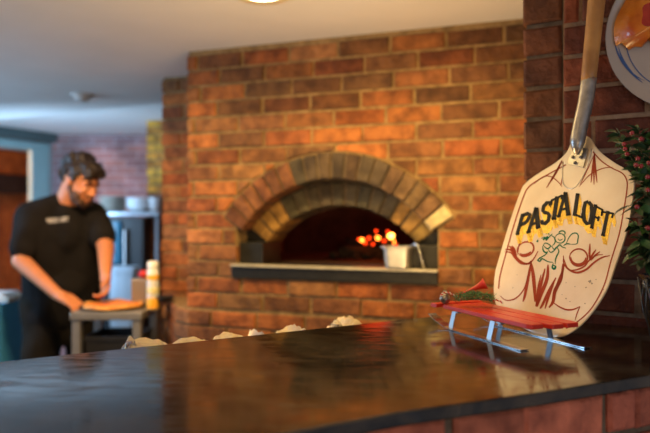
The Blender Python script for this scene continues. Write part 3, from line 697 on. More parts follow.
# decoration
def dthing(name, x, y, z, label, cat): return thing(name, SP+sl(x, y, z), label, cat)
t = dthing('jingle_bell', .262, .006, ZS2, 'round tarnished silver jingle bell at the left end of the greenery on the sled', 'bell')
M_bell = mat('tarnished_silver', (.45, .42, .40), .3, .9, col2=(.18, .15, .14), scale=90, bump=.1)
b = MB()
bm = bmesh.new(); bmesh.ops.create_uvsphere(bm, u_segments=24, v_segments=16, radius=.0115)
for v in bm.verts:
    if abs(v.co.z) < .0008: v.co *= 1.07
b.bm(bm, smooth=True, M=Matrix.Translation((0, 0, .012))); b.build('bell_shell', M_bell, t)
b = MB(); b.tube([(.0045*math.cos(a), 0, .0255+.004*math.sin(a)) for a in [k*math.pi/6 for k in range(13)]], .0009, 6); b.build('loop', M_bell, t)
t = dthing('toy_horn', .235, .045, ZS2, 'small red toy horn flaring up to the right above the greenery', 'horn')
h0 = ray(459, 295.5, 1.36)-t.location; h1 = ray(485.5, 283.5, 1.35)-t.location; ax = (h1-h0).normalized()
b = MB(); q = ax.to_track_quat('Z', 'Y').to_matrix().to_4x4(); Ln = (h1-h0).length
b.lathe([(.0030, 0), (.0034, Ln*.3), (.0042, Ln*.55), (.0065, Ln*.75), (.0105, Ln*.93), (.0132, Ln), (.0122, Ln), (.006, Ln*.76), (.0008, Ln*.5)], 24, Matrix.Translation(h0) @ q); b.build('horn_tube', M_redp, t)
b = MB(); b.lathe([(.0042, -.004), (.0052, -.002), (.0042, 0), (.002, .001)], 16, Matrix.Translation(h0) @ q); b.build('mouthpiece', M_redp, t)
# red and white twisted cord
def twist(name, pts, r, label, cat):
    P = smooth_open(pts, 16); t = thing(name, P[0], label, cat); o0 = P[0]
    for nm, col, ph in (('red_strand', mat('red_cord', (.6, .03, .02), .7), 0), ('white_strand', mat('white_cord', (.75, .7, .62), .7), math.pi)):
        Q = []; s = 0
        for i, p in enumerate(P):
            if i: s += (P[i]-P[i-1]).length
            tg = (P[min(i+1, len(P)-1)]-P[max(i-1, 0)]).normalized(); a = tg.orthogonal().normalized(); a = (Vector((0, 0, 1))-tg*tg.z).normalized() if abs(tg.z) < .9 else a; c = tg.cross(a)
            an = s*2*math.pi/.009+ph; Q.append(p-o0+(a*math.cos(an)+c*math.sin(an))*r*.6)
        b = MB(); b.tube(Q, r*.75, 6); b.build(nm, col, t)
twist('twisted_cord', [SP+sl(.283, .03, ZS2+.003), ray(441, 295.5, 1.37), ray(447, 292.5, 1.36), ray(454, 295, 1.35), ray(462, 300.5, 1.33)], .0017, 'red and white twisted cord looping over the left end of the sled', 'cord')
twist('twisted_cord', [ray(479, 300, 1.335), ray(484, 296, 1.34), ray(488, 296.5, 1.34), ray(490, 299.5, 1.335), ray(497, 300, 1.33), ray(503, 303.2, 1.33)], .0017, 'red and white twisted cord beside the right end of the greenery on the sled', 'cord')
t = dthing('pine_sprig', .20, .035, ZS2, 'sprig of dark green artificial pine needles lying on the red sled', 'greenery')
M_pine = [mat('pine_green', (.025, .11, .03), .55), mat('pine_green_light', (.09, .22, .06), .55)]
rg = random.Random(11)
for gi in range(2):
    b = MB()
    for k in range(230):
        s = rg.random(); px = 456+37*s; cy = 297.5-2.5*math.sin(s*3.1); Y = 1.325+rg.uniform(-.018, .03)
        c = ray(px, cy+rg.uniform(-2.5, 5), Y)-t.location; c.z = max(c.z, .002)
        dd = Vector((rg.uniform(-1, 1), rg.uniform(-.8, .8), rg.uniform(-.1, .75))).normalized()*rg.uniform(.007, .014); sd = dd.orthogonal().normalized()*.0008
        b.add([c-sd, c+sd, c+dd+sd*.4, c+dd-sd*.4, c+dd*.5+sd.cross(dd).normalized()*.0006], [[0, 1, 4], [1, 2, 4], [2, 3, 4], [3, 0, 4]])
    tag(b.build('needles', M_pine[gi], t), kind='stuff')
b = MB(); b.tube([ray(457+9*i, 300.5-(1.2 if 0 < i < 4 else 0), 1.325)-t.location for i in range(5)], .0012, 6); b.build('stem', mat('twig_brown', (.12, .06, .03), .8), t)

# ------------------------------------------------------------ round platter hanging on the side wall
uw = Vector((math.cos(math.radians(-32)), math.sin(math.radians(-32)), 0)); nw = Vector((-uw.y, uw.x, 0))   # nw points into the wall
def on_wall(px, py, off=0): return on_plane(px, py, PC-nw*off, nw)
ctr = on_wall(697, 28, .02); 
e1_ = (on_wall(607.5, 28, .02)-ctr).length; RAD = .172
plat = thing('round_platter', ctr, 'round white platter with blue rim strokes and painted orange pizza on the wall', 'platter')
MPl = Matrix(((uw.x, 0, -nw.x, 0), (uw.y, 0, -nw.y, 0), (0, 1, 0, 0), (0, 0, 0, 1)))    # local z faces the viewer
M_por = mat('white_glazed_enamel', (.42, .37, .34), .28, var=.12, scale=8, coat=.4)
R0 = e1_
b = MB(); b.lathe([(.001, .000), (R0*.7, .000), (R0*.8, .004), (R0*.985, .012), (R0, .015), (R0, .012), (R0*.98, .008), (R0*.8, -.002), (R0*.6, -.008), (.001, -.008)], 64, MPl); b.build('dish', M_por, plat)
M_bl = mat('cobalt_glaze', (.03, .09, .28), .3)
b = MB()
def parc(mb, r0, r1, a0, a1, w_, z=.006):
    n = 18 if a1-a0 < 200 else 90; V = []
    for i in range(n+1):
        f = i/n; a = math.radians(a0+(a1-a0)*f); r = r0+(r1-r0)*f; ww = w_*math.sin(math.pi*(.04+.92*f))*.5
        for sg in (-1, 1):
            rr_ = (r+sg*ww)*R0; zz = .0012 if rr_ < R0*.7 else (.0012+.004*(rr_/R0-.7)/.1 if rr_ < R0*.8 else .0052+.008*(rr_/R0-.8)/.185)
            V.append(MPl @ Vector((rr_*math.cos(a), rr_*math.sin(a), zz)))
    mb.add(V, [[2*i, 2*i+1, 2*i+3, 2*i+2] for i in range(n)])
for a in (196, 140, 84, 28, 308, 252):
    parc(b, .90, .84, a-14, a+20, .022); parc(b, .86, .83, a-8, a+30, .028); parc(b, .88, .80, a+4, a+30, .014)
parc(b, .775, .775, 0, 359.9, .012); parc(b, .34, .42, 215, 232, .05); parc(b, .52, .55, 206, 222, .03)
tag(b.build('rim_strokes', M_bl, plat, recalc=False), 'blue brush strokes')
M_pz = mat('painted_orange_cheese', (.72, .26, .03), .3, col2=(.50, .10, .015), scale=22, bump=.3, bscale=60, coat=.5)
b = MB(); n = 60; V = [MPl @ Vector((0, R0*.30, .0135))]; rq = random.Random(4)
for i in range(n):
    a = 2*math.pi*i/n; x = math.cos(a); y = math.sin(a)
    r = .90+.012*math.sin(9*a)
    X = x*r; Y_ = max(y*r, -.13+.035*math.sin(X*21)+.03*math.sin(X*37+1))
    V.append(MPl @ Vector((X*R0, Y_*R0, .0135+.001*math.sin(5*a))))
Vb = [v+nw*.011 for v in V[1:]]
b.add(V+Vb, [[0, 1+i, 1+(i+1) % n] for i in range(n)]+[[1+i, n+1+i, n+1+(i+1) % n, 1+(i+1) % n] for i in range(n)], smooth=True); tag(b.build('painted_pizza', M_pz, plat), 'orange cheese painted across the top')
b = MB()
for (x, y, r) in [(-.50, .22, .12), (-.34, .34, .14), (-.15, .30, .12), (-.42, .06, .09), (.1, .45, .15), (.3, .25, .12), (-.2, .55, .11)]:
    P = [MPl @ Vector(((x+r*(1+.25*math.sin(3*a+x*9))*math.cos(a)*.8)*R0, (y+r*math.sin(a)*1.2)*R0, .0165)) for a in [k*math.pi/9 for k in range(18)]]; b.add(P+[p+nw*.006 for p in P], [list(range(18))]+[[k, (k+1) % 18, 18+(k+1) % 18, 18+k] for k in range(18)])
tag(b.build('sauce_patch', mat('painted_red_sauce', (.45, .02, .01), .25, var=.4, scale=30, coat=.5), plat), 'glossy red sauce patches', kind=None)

# ------------------------------------------------------------ greenery in a dark faceted vase
VC = Vector((.612, 1.085, ZT))
vase = thing('faceted_vase', VC, 'dark faceted glass vase at the right end of the bar top holding berry greenery', 'vase')
b = MB(); pf = [(.042, 0), (.046, .004), (.044, .02), (.058, .075), (.066, .128), (.068, .136), (.062, .136), (.054, .075), (.038, .012)]
n = 10; V = []; 
for j, (r, z) in enumerate(pf):
    for k in range(n): a = 2*math.pi*(k+(.5 if j % 2 else 0))/n; V.append((r*math.cos(a), r*math.sin(a), z))
fs = []
for j in range(len(pf)-1):
    for k in range(n):
        a0, a1, c0, c1_ = j*n+k, j*n+(k+1) % n, (j+1)*n+k, (j+1)*n+(k+1) % n
        fs += ([[a0, a1, c0], [a1, c1_, c0]] if j % 2 == 0 else [[a0, a1, c1_], [a0, c1_, c0]])
fs += [list(range(n))[::-1], [(len(pf)-1)*n+k for k in range(n)]]
b.add(V, fs); b.build('vase_body', mat('smoked_glass', (.012, .012, .012), .06, coat=1, spec=.8), vase)
b = MB()
for k in range(20):
    a = 2*math.pi*k/20; a2 = a+math.pi/10*(1 if k % 2 else -1)*1.6
    b.tube([(.0465*math.cos(a), .0465*math.sin(a), .018), (.0595*math.cos((a+a2)/2), .0595*math.sin((a+a2)/2), .07), (.0672*math.cos(a2), .0672*math.sin(a2), .13)], .0012, 5)
tag(b.build('cut_lines', mat('cut_glass_grey', (.035, .035, .035), .3), vase), 'pale cut grooves')
gr = thing('berry_greenery', VC+Vector((0, 0, .06)), 'dark leafy greenery with red berries spilling out of the vase beside the peel', 'plant')
M_leaf = [mat('dark_leaf', (.022, .06, .022), .42, var=.5, scale=40), mat('fresh_leaf', (.055, .14, .035), .42, var=.4, scale=40)]
M_stem = mat('green_brown_stem', (.06, .05, .02), .7)
rl = random.Random(9); base = Vector((0, 0, .07))
def leaf(mb, p, d, ln, wd, roll):
    d = d.normalized(); s = d.cross(Vector((0, 0, 1))); s = (s.normalized() if s.length > .01 else Vector((1, 0, 0))); s = Matrix.Rotation(roll, 3, d) @ s; up = s.cross(d)
    V = []; prof_ = [(0, .12), (.2, .75), (.45, 1), (.7, .72), (.9, .3), (1, .02)]
    for f, w2 in prof_:
        c = p+d*ln*f-Vector((0, 0, ln*.25*f*f)); V += [c-s*wd*w2+up*wd*.3*w2, c, c+s*wd*w2+up*wd*.3*w2]
    fs = []
    for i in range(5): fs += [[3*i, 3*i+1, 3*i+4, 3*i+3], [3*i+1, 3*i+2, 3*i+5, 3*i+4]]
    mb.add(V, fs, smooth=True)
tips = []
for (px, py, Y) in [(622, 142, 1.12), (636, 126, 1.14), (648, 132, 1.12), (660, 120, 1.1), (633, 165, 1.08), (645, 160, 1.1), (640, 190, 1.04), (632, 205, 1.03), (655, 180, 1.08), (648, 215, 1.02), (640, 240, 1.02), (655, 250, 1.0), (670, 160, 1.06), (680, 200, 1.0), (690, 235, 1.0), (644, 262, 1.03), (665, 262, .99), (617, 132, 1.15), (650, 200, 1.16), (636, 225, 1.14), (636, 250, 1.12), (648, 235, 1.15), (645, 178, 1.17), (636, 150, 1.17)]:
    tips.append(ray(px, py, Y)-gr.location)
lm = [MB(), MB()]
for tip in tips:
    P = smooth_open([Vector((rl.uniform(-.02, .02), rl.uniform(-.02, .02), .0)), base*1.1, tip*.55+Vector((0, 0, .05+.02*rl.random())), tip], 6)
    b = MB(); b.tube(P, [.0018-.0011*i/(len(P)-1) for i in range(len(P))], 6); b.build('stem', M_stem, gr)
    m = len(P)
    for k in range(58):
        f = rl.uniform(.35, 1); i = min(m-2, int(f*(m-1))); p = P[i].lerp(P[i+1], rl.random()); tg = (P[i+1]-P[i]).normalized()
        d_ = (tg*rl.uniform(.3, 1)+Vector((rl.uniform(-1, 1), rl.uniform(-1, 1), rl.uniform(-.7, .7)))).normalized()
        w3 = gr.location+p+d_*.03-PB
        if w3.dot(pfn) < .010 and w3.dot(pa) < .19: continue
        if max(abs(w3.x+PB.x), .55) == .55 and w3.y > -.09: continue
        if (gr.location+p+d_*.03-PC).dot(nw) > -.006: continue
        leaf(lm[0 if rl.random() < .66 else 1], p, d_, rl.uniform(.016, .034), rl.uniform(.004, .008), rl.uniform(-.8, .8))
tag(lm[0].build('leaves', M_leaf[0], gr, recalc=False), 'dark green leaves', kind='stuff'); tag(lm[1].build('leaves', M_leaf[1], gr, recalc=False), 'brighter green leaves', kind='stuff')
M_berry = mat('red_berry', (.30, .008, .018), .3, coat=.5)
for (px, py, Y) in [(632, 133, 1.05), (625, 149, 1.05), (624, 144, 1.06), (638, 158.5, 1.03), (636, 165, 1.03), (641, 166, 1.03), (648, 177, 1.0), (648, 190, 1.0), (637, 207, .99), (641, 139, 1.06), (627, 154, 1.05), (649, 163, 1.03), (660, 150, 1.03), (668, 185, 1.0), (648, 228, .98)]:
    b = MB(); b.sphere(ray(px, py, Y)-gr.location, .0038, 12); b.build('berry', M_berry, gr)

# ------------------------------------------------------------ kitchen furniture behind the bar
M_gal = mat('grey_steel_table', (.42, .40, .37), .38, .7, var=.15, scale=12)
TX0, TX1, TY0, TY1, TZ = -1.13, -.815, 2.80, 3.12, .925
tb = thing('prep_table', ((TX0+TX1)/2, 2.96, 0), 'grey steel prep table with black bin below, holding the pizza', 'table')
b = MB(); b.box((-.16, -.16, TZ-.035), (.16, .16, TZ), .004); b.build('table_top', M_gal, tb)
for sx in (-1, 1):
    for sy in (-1, 1):
        b = MB(); b.box((sx*.135-.018, sy*.135-.018, 0), (sx*.135+.018, sy*.135+.018, TZ-.034), .003); b.build('leg', M_gal, tb)
b = MB(); b.box((-.15, -.15, .25), (.15, .15, .27), .003); b.build('lower_shelf', M_gal, tb)
bin_ = thing('black_crate', ((TX0+TX1)/2+.01, 2.96, .27), 'black plastic crate on the lower shelf of the prep table', 'crate')
b = MB(); pr = [(.105, 0), (.115, .52), (.12, .52), (.12, .54), (.108, .54), (.098, .02)]
V = []; 
for r, z in pr:
    for (x, y) in ((-1, -1), (1, -1), (1, 1), (-1, 1)): V.append((x*r, y*r, z))
b.add(V, [[4*i+k, 4*i+(k+1) % 4, 4*i+4+(k+1) % 4, 4*i+4+k] for i in range(5) for k in range(4)]+[[3, 2, 1, 0], [20, 21, 22, 23]]); b.build('crate_body', M_black, bin_)
b = MB(); b.box((-.05, -.121, .42), (.05, -.112, .46), .003); b.build('grip', mat('dark_grip', (.05, .05, .05), .5), bin_)
# pizza on its pan
PZ = Vector((-.99, 2.95, TZ))
pan = thing('pizza_pan', PZ, 'round black pizza pan on the prep table under the pizza', 'pan')
b = MB(); b.lathe([(.001, .002), (.135, .002), (.147, .010), (.150, .0105), (.150, .0085), (.137, 0), (.001, 0)], 48); b.build('pan_dish', mat('seasoned_pan', (.03, .028, .025), .4, .5), pan)
pz = thing('pizza', PZ+Vector((0, 0, .0022)), 'baked pizza with orange sauce and pale crust in front of the cook', 'pizza')
M_crust = mat('baked_crust', (.78, .40, .10), .7, col2=(.50, .18, .03), scale=30, bump=.3)
b = MB(); n = 48; V = []; prc = [(.001, .001), (.130, .0), (.136, .009), (.130, .019), (.119, .018), (.112, .011), (.001, .010)]
for (r, z) in prc:
    for k in range(n):
        a = 2*math.pi*k/n; w_ = 1+.02*math.sin(3*a+1)+.014*math.sin(7*a) if r > .1 else 1; V.append((r*w_*math.cos(a), r*w_*math.sin(a), z*(1+.25*math.sin(5*a+r*40)*(r > .1))))
b.add(V, [[i*n+k, i*n+(k+1) % n, (i+1)*n+(k+1) % n, (i+1)*n+k] for i in range(6) for k in range(n)]+[[6*n+k for k in range(n)], list(range(n))[::-1]], smooth=True); b.build('crust', M_crust, pz)
b = MB(); V = [(0, 0, .016)]
for k in range(n): a = 2*math.pi*k/n; V.append((.113*math.cos(a)*(1+.03*math.sin(6*a)), .113*math.sin(a)*(1+.03*math.sin(6*a)), .0155))
V2 = [(x, y, z-.006) for x, y, z in V[1:]]
b.add(V+V2, [[0, 1+k, 1+(k+1) % n] for k in range(n)]+[[1+k, n+1+k, n+1+(k+1) % n, 1+(k+1) % n] for k in range(n)]); b.build('topping', mat('cheese_and_sauce', (.85, .30, .03), .55, col2=(.70, .14, .01), scale=26, bump=.5, bscale=50), pz)
# spray bottle like container with yellow bands
bt = thing('dispenser_bottle', (-.797, 2.90, TZ) if False else (-.845, 2.86, TZ), 'tall white bottle with yellow bands on the right end of prep table', 'bottle')
bt.location = ray(153, 309, 2.90); bt.location.z = TZ; bt.location.x = max(bt.location.x, -9)
b = MB(); b.lathe([(.026, 0), (.028, .003), (.028, .165), (.027, .175), (.024, .182)], 28); b.build('bottle_body', M_white, bt)
M_yel = mat('yellow_label', (.85, .42, .03), .5)
b = MB(); b.lathe([(.0284, .004), (.0286, .005), (.0286, .052), (.0284, .053)], 28); b.build('label_band', M_yel, bt)
b = MB(); b.lathe([(.0284, .135), (.0286, .136), (.0286, .158), (.0284, .159)], 28); b.build('label_band', M_yel, bt)
b = MB(); b.lathe([(.0284, .075), (.0286, .076), (.0286, .10), (.0284, .101)], 28); b.build('label_patch', mat('pale_yellow_label', (.75, .66, .32), .5), bt)
b = MB(); b.lathe([(.0245, .182), (.0255, .184), (.0255, .212), (.023, .219), (.001, .220)], 28); b.build('cap', mat('white_cap', (.82, .82, .80), .35), bt)
gb_ = thing('napkin_box', (ray(141, 300, 3.05).x, 3.055, TZ), 'grey metal box standing behind the white and yellow bottle', 'box')
b = MB(); b.box((-.036, -.045, 0), (.036, .045, .12), .004); b.build('box_body', mat('warm_grey_metal', (.28, .24, .21), .5, .3), gb_)
b = MB(); b.box((-.037, -.046, .120), (.037, .046, .126), .002); b.build('rim', M_gal, gb_)
tm = thing('tomato', gb_.location+Vector((.012, -.005, .126)), 'red tomato resting on top of the grey metal box', 'tomato')
b = MB(); b.sphere((0, 0, .021), (.024, .024, .021), 16); b.build('fruit', mat('tomato_red', (.55, .02, .02), .3), tm)
b = MB()
for k in range(5): a = k*1.257; b.add([(0, 0, .0415), (.004*math.cos(a+1.5), .004*math.sin(a+1.5), .0425), (.014*math.cos(a), .014*math.sin(a), .0405), (-.004*math.cos(a+1.5), -.004*math.sin(a+1.5), .0425)], [[0, 1, 2, 3]])
b.build('calyx', mat('calyx_green', (.05, .15, .03), .6), tm)
bb = thing('black_bowl', (ray(165, 298, 2.90).x, 2.90, ZB+.002), 'small black bowl on the low brick ledge left of the oven', 'bowl')
b = MB(); b.lathe([(.022, 0), (.034, .008), (.039, .026), (.041, .030), (.038, .030), (.031, .012), (.001, .006)], 28); b.build('bowl_shell', M_black, bb)
b = MB(); b.lathe([(.001, .021), (.0345, .021), (.0345, .022), (.001, .023)], 24); b.build('dark_contents', mat('dark_contents', (.05, .03, .02), .6), bb)

# steel shelf with plates and cooler, far behind the cook
sh = thing('steel_shelf', (-1.60, 5.02, 0), 'blue-grey steel wall shelf unit holding plates and bowls behind the cook', 'shelf')
M_blst = mat('cool_steel', (.45, .50, .56), .3, .8)
b = MB(); b.box((-.27, -.2, 1.355), (.33, .07, 1.385), .004); b.build('shelf_board', M_blst, sh)
for sx in (-.255, .315):
    for sy in (-.185, .055): b = MB(); b.tube([(sx, sy, 0), (sx, sy, 1.355)], .014, 10); b.build('post', M_blst, sh)
def plate(t, r=.1): 
    b = MB(); b.lathe([(.001, 0), (r*.6, 0), (r*.95, .011), (r, .014), (r*.99, .016), (r*.93, .014), (r*.6, .004), (.001, .004)], 28); return b.build('plate_dish', M_por2, t)
M_por2 = mat('dull_plate_china', (.42, .38, .32), .35); M_bowlw = mat('white_china', (.62, .65, .68), .4)
def stack(n, name, x, y, z0, dz, r, mk, labf, cat, group):
    first = None
    for i in range(n):
        lab = labf(i)
        if first is None:
            first = thing(name, (x, y, z0), lab, cat, group); mk(first, r)
        else:
            c = copy_tree(first); c.location = (x+random.uniform(-.003, .003), y+random.uniform(-.003, .003), z0+i*dz); tag(c, lab, cat, group)
ordw = ['lowest', 'second from bottom', 'third from bottom', 'fourth from bottom', 'fifth from bottom', 'sixth from bottom', 'seventh from bottom', 'second from top', 'topmost']
stack(9, 'dinner_plate', -1.665, 4.95, 1.386, .0128, .105, plate, lambda i: 'beige dinner plate, %s of the tall stack on the shelf' % ordw[i], 'plate', 'beige plates stacked on the shelf')
def bowl(t, r):
    b = MB(); b.lathe([(.001, 0), (r*.5, 0), (r*.85, .025), (r, .05), (r*.97, .05), (r*.82, .028), (r*.45, .006), (.001, .006)], 28); b.build('bowl_shell', M_bowlw, t)
    b = MB(); b.lathe([(r*.985, .0502), (r*1.0, .0512), (r*.985, .0522), (r*.965, .0512)], 28); b.build('bowl_rim', M_bowlw, t)
ob = ['lowest', 'second from bottom', 'second from top', 'topmost']
stack(4, 'serving_bowl', -1.455, 4.96, 1.386, .019, .105, bowl, lambda i: 'white serving bowl, %s of the nested stack beside the beige plates' % ob[i], 'bowl', 'white bowls stacked on the shelf')
pc_ = thing('paper_tub', (-1.315, 4.90, 1.386), 'pale grey tub at the right end of the steel shelf', 'tub')
b = MB(); b.lathe([(.038, 0), (.048, .10), (.050, .104), (.046, .104), (.036, .006), (.001, .006)], 24); b.build('tub_body', mat('pale_grey_tub', (.5, .47, .47), .5), pc_)
b = MB(); b.lathe([(.051, .104), (.052, .108), (.05, .112), (.001, .113)], 24); b.build('lid', mat('tub_lid', (.58, .55, .54), .5), pc_)
co = thing('glass_door_cooler', (-1.60, 5.02, 0), 'black cooler with a blue glass door under the steel shelf', 'cooler')
b = MB(); b.box((-.235, -.165, .02), (.205, .06, 1.345), .008); b.build('cabinet', M_black, co)
b = MB(); b.box((-.16, -.185, .985), (.04, -.171, 1.315), .01); b.build('window_glass', mat('blue_glass', (.02, .12, .19), .12, coat=1, var=.4, scale=6), co)
b = MB(); b.box((.065, -.205, .9), (.08, -.171, 1.25), .004); b.build('door_handle', M_steel, co)
wt = thing('white_tub', (ray(124, 296, 4.6).x, 4.60, 0), 'tall pale blue-white plastic bin below the blue glass door', 'bin')
b = MB(); pr = [(.075, 0), (.09, .93), (.098, .94), (.098, .965), (.088, .965), (.085, .93), (.07, .02)]
V = []
for r, z in pr:
    for k in range(12):
        a = 2*math.pi*(k+.5)/12; cx = max(-.8, min(.8, 1.05*math.cos(a))); cy = max(-.8, min(.8, 1.05*math.sin(a))); V.append((cx*r*1.2, cy*r*1.2, z))
b.add(V, [[12*i+k, 12*i+(k+1) % 12, 12*i+12+(k+1) % 12, 12*i+12+k] for i in range(6) for k in range(12)]+[list(range(12))[::-1], [72+k for k in range(12)]]); b.build('bin_body', mat('cool_white_plastic', (.62, .72, .82), .35), wt)
b = MB(); b.box((-.095, -.095, .965), (.095, .095, .985), .006); b.build('lid', mat('cool_white_lid', (.66, .76, .86), .35), wt)

# blue draped table at the left edge with stacked white lids
bt2 = thing('draped_table', (-1.98, 3.62, 0), 'table under a plain blue cloth at the left edge beside the cook', 'table')
b = MB(); b.box((-.26, -.22, .845), (.22, .22, .872), .004); b.build('table_top', M_gal, bt2)
for sx in (-.23, .19):
    for sy in (-.19, .19): b = MB(); b.box((sx-.015, sy-.015, 0), (sx+.015, sy+.015, .846)); b.build('leg', M_gal, bt2)
M_blue = mat('blue_cloth', (.05, .34, .62), .75, var=.2, scale=6, bump=.1, bscale=200)
cl = thing('blue_tablecloth', (-1.98, 3.62, 0), 'blue cloth hanging in soft folds from the table at left edge', 'tablecloth')
b = MB(); nn = 96; V = []; rings = [(1, .878), (1.012, .872), (1.02, .80), (1.05, .6), (1.09, .3), (1.12, .06)]
def sq(a, hx, hy): 
    c, s_ = math.cos(a), math.sin(a); k = (abs(c)**8+abs(s_)**8)**(-1/8); return hx*c*k, hy*s_*k
for j, (k, z) in enumerate(rings):
    for i in range(nn):
        a = 2*math.pi*i/nn; x, y = sq(a, .262, .228); f = 1+(.03+.02*math.sin(3*a))*max(0, j-1)/4*math.sin(a*15+.6*math.sin(4*a)); V.append((x*k*f-.02, y*k*f, z))
top = [(-.02, 0, .8785)]
b.add(V+top, [[i*nn+k, i*nn+(k+1) % nn, (i+1)*nn+(k+1) % nn, (i+1)*nn+k] for i in range(5) for k in range(nn)]+[[len(V), k, (k+1) % nn] for k in range(nn)], smooth=True); b.build('cloth_sheet', M_blue, cl, recalc=False)
wb = thing('white_tray', (-1.86, 3.55, .8795), 'low white tray with folded paper on the blue covered table', 'tray')
b = MB(); b.box((-.17, -.10, 0), (.13, .12, .012), .004); b.box((-.17, -.10, .012), (-.16, .12, .03), .002); b.box((.12, -.10, .012), (.13, .12, .03), .002); b.box((-.16, -.10, .012), (.12, -.09, .03), .002); b.box((-.16, .11, .012), (.12, .12, .03), .002); b.build('tray_body', mat('cream_tray', (.72, .66, .55), .5), wb)
b = MB()
for i in range(3): b.box((-.15, -.08, .013+i*.011), (.11-.01*i, .10, .022+i*.011), .003)
b.build('folded_paper', mat('folded_white_paper', (.80, .78, .76), .7), wb)

# ------------------------------------------------------------ low counter behind the bar with paper wrapped dough
eu = Vector((.918, .544, 0)).normalized(); ev = Vector((-eu.y, eu.x, 0)); e0_ = Vector((-.531, 1.033, 0))
ME = Matrix(((eu.x, ev.x, 0, e0_.x), (eu.y, ev.y, 0, e0_.y), (0, 0, 1, 0), (0, 0, 0, 1)))
work = thing('work_counter', ME @ Vector((.5, .2, 0)), 'low steel work counter running along the back of the bar', 'counter')
wi = Matrix.Translation(-work.location) @ ME
b = MB(); b.box((-.3, .015, .985), (.99, .235, 1.01), .004, M=wi); b.build('counter_top', M_gal, work)
b = MB(); b.box((-.28, .03, 0), (.97, .21, .984), .004, M=wi); b.build('counter_body', M_steel, work)
M_paper = mat('parchment_paper', (.62, .50, .34), .6, var=.12, scale=25, bump=.25, bscale=35, sub=.1)
M_film = mat('clear_plastic_film', (.85, .85, .85), .12, trans=.85, ior=1.2, bump=.3, bscale=40)
def edgeY(px): dx = (px-325)/F; s_ = (dx*1.033+.531)/(.918-dx*.544); return 1.033+.544*s_
def bundle(px0, px1, top, seed, label, film=False, peak=None, dy=.10):
    pm = (px0+px1)/2; Y = edgeY(pm)+dy; c = ray(pm, top, Y); wd = (px1-px0)/F*Y*.51; h = c.z-1.0105-.010-(.010 if px0 > 240 else 0)
    t = thing('dough_parcel', (c.x, c.y, 1.0105), label, 'dough parcel', 'paper wrapped dough parcels behind the bar')
    rz = Matrix.Rotation(math.atan2(eu.y, eu.x), 4, 'Z'); b = MB(); bm = bmesh.new(); bmesh.ops.create_icosphere(bm, subdivisions=4, radius=1)
    rs = random.Random(seed); off = Vector((seed*3.1, 0, 0))
    for v in bm.verts:
        p = v.co.copy(); k = 1+.08*noise.noise(p*2.2+off)+.05*abs(noise.noise(p*4+off))
        z = (p.z*.5+.5); z = min(1, z*1.25)**.8
        x = (abs(p.x)**.7*(1 if p.x > 0 else -1))*wd*k; y = p.y*.055*k; zz = z*h*(.90+.10*(1-abs(p.x)))*(1+.07*noise.noise(p*4+off))
        if peak is not None: zz += h*.22*math.exp(-((p.x-peak)/.12)**2)*max(0, p.z)
        v.co = (x, y, max(0, zz))
    b.bm(bm, M=rz); b.build('paper_wrap', M_paper, t)
    if film:
        b = MB(); m = 14; V = []
        for i in range(m):
            f = i/(m-1); x = -wd*1.05+f*wd*.75; z = h*(.5+.56*math.sin(f*2.9)); 
            for (yy, dz) in ((-.02, 0), (-.004+.006*math.sin(i), .010), (.004+.006*math.sin(i), .009), (.02, -.004)): V.append(rz @ Vector((x, yy, z+dz)))
        b.add(V, [[4*i+k, 4*i+k+1, 4*i+5+k, 4*i+4+k] for i in range(m-1) for k in range(3)]+[[4*i, 4*i+4, 4*i+7, 4*i+3] for i in range(m-1)]+[[0, 1, 2, 3], [4*m-4, 4*m-3, 4*m-2, 4*m-1]], smooth=True); tag(b.build('plastic_flap', M_film, t), 'clear plastic flap')
bundle(122, 170, 337, 1, 'cream paper dough parcel with clear plastic flap, leftmost behind the bar', True)
bundle(173, 213, 335.5, 2, 'flat cream paper dough parcel, second from the left behind the bar')
bundle(214, 250, 331.5, 3, 'flat cream paper dough parcel, third from the left behind the bar')
bundle(250, 276, 327, 4, 'pointed cream paper dough parcel, fourth from the left behind the bar', False, -.3)
bundle(277, 308, 323.5, 5, 'crumpled cream paper dough parcel, fifth from the left behind the bar', False, .2)
bundle(326, 372, 316, 6, 'paper and plastic wrapped dough parcel, rightmost behind the bar', True, 0)

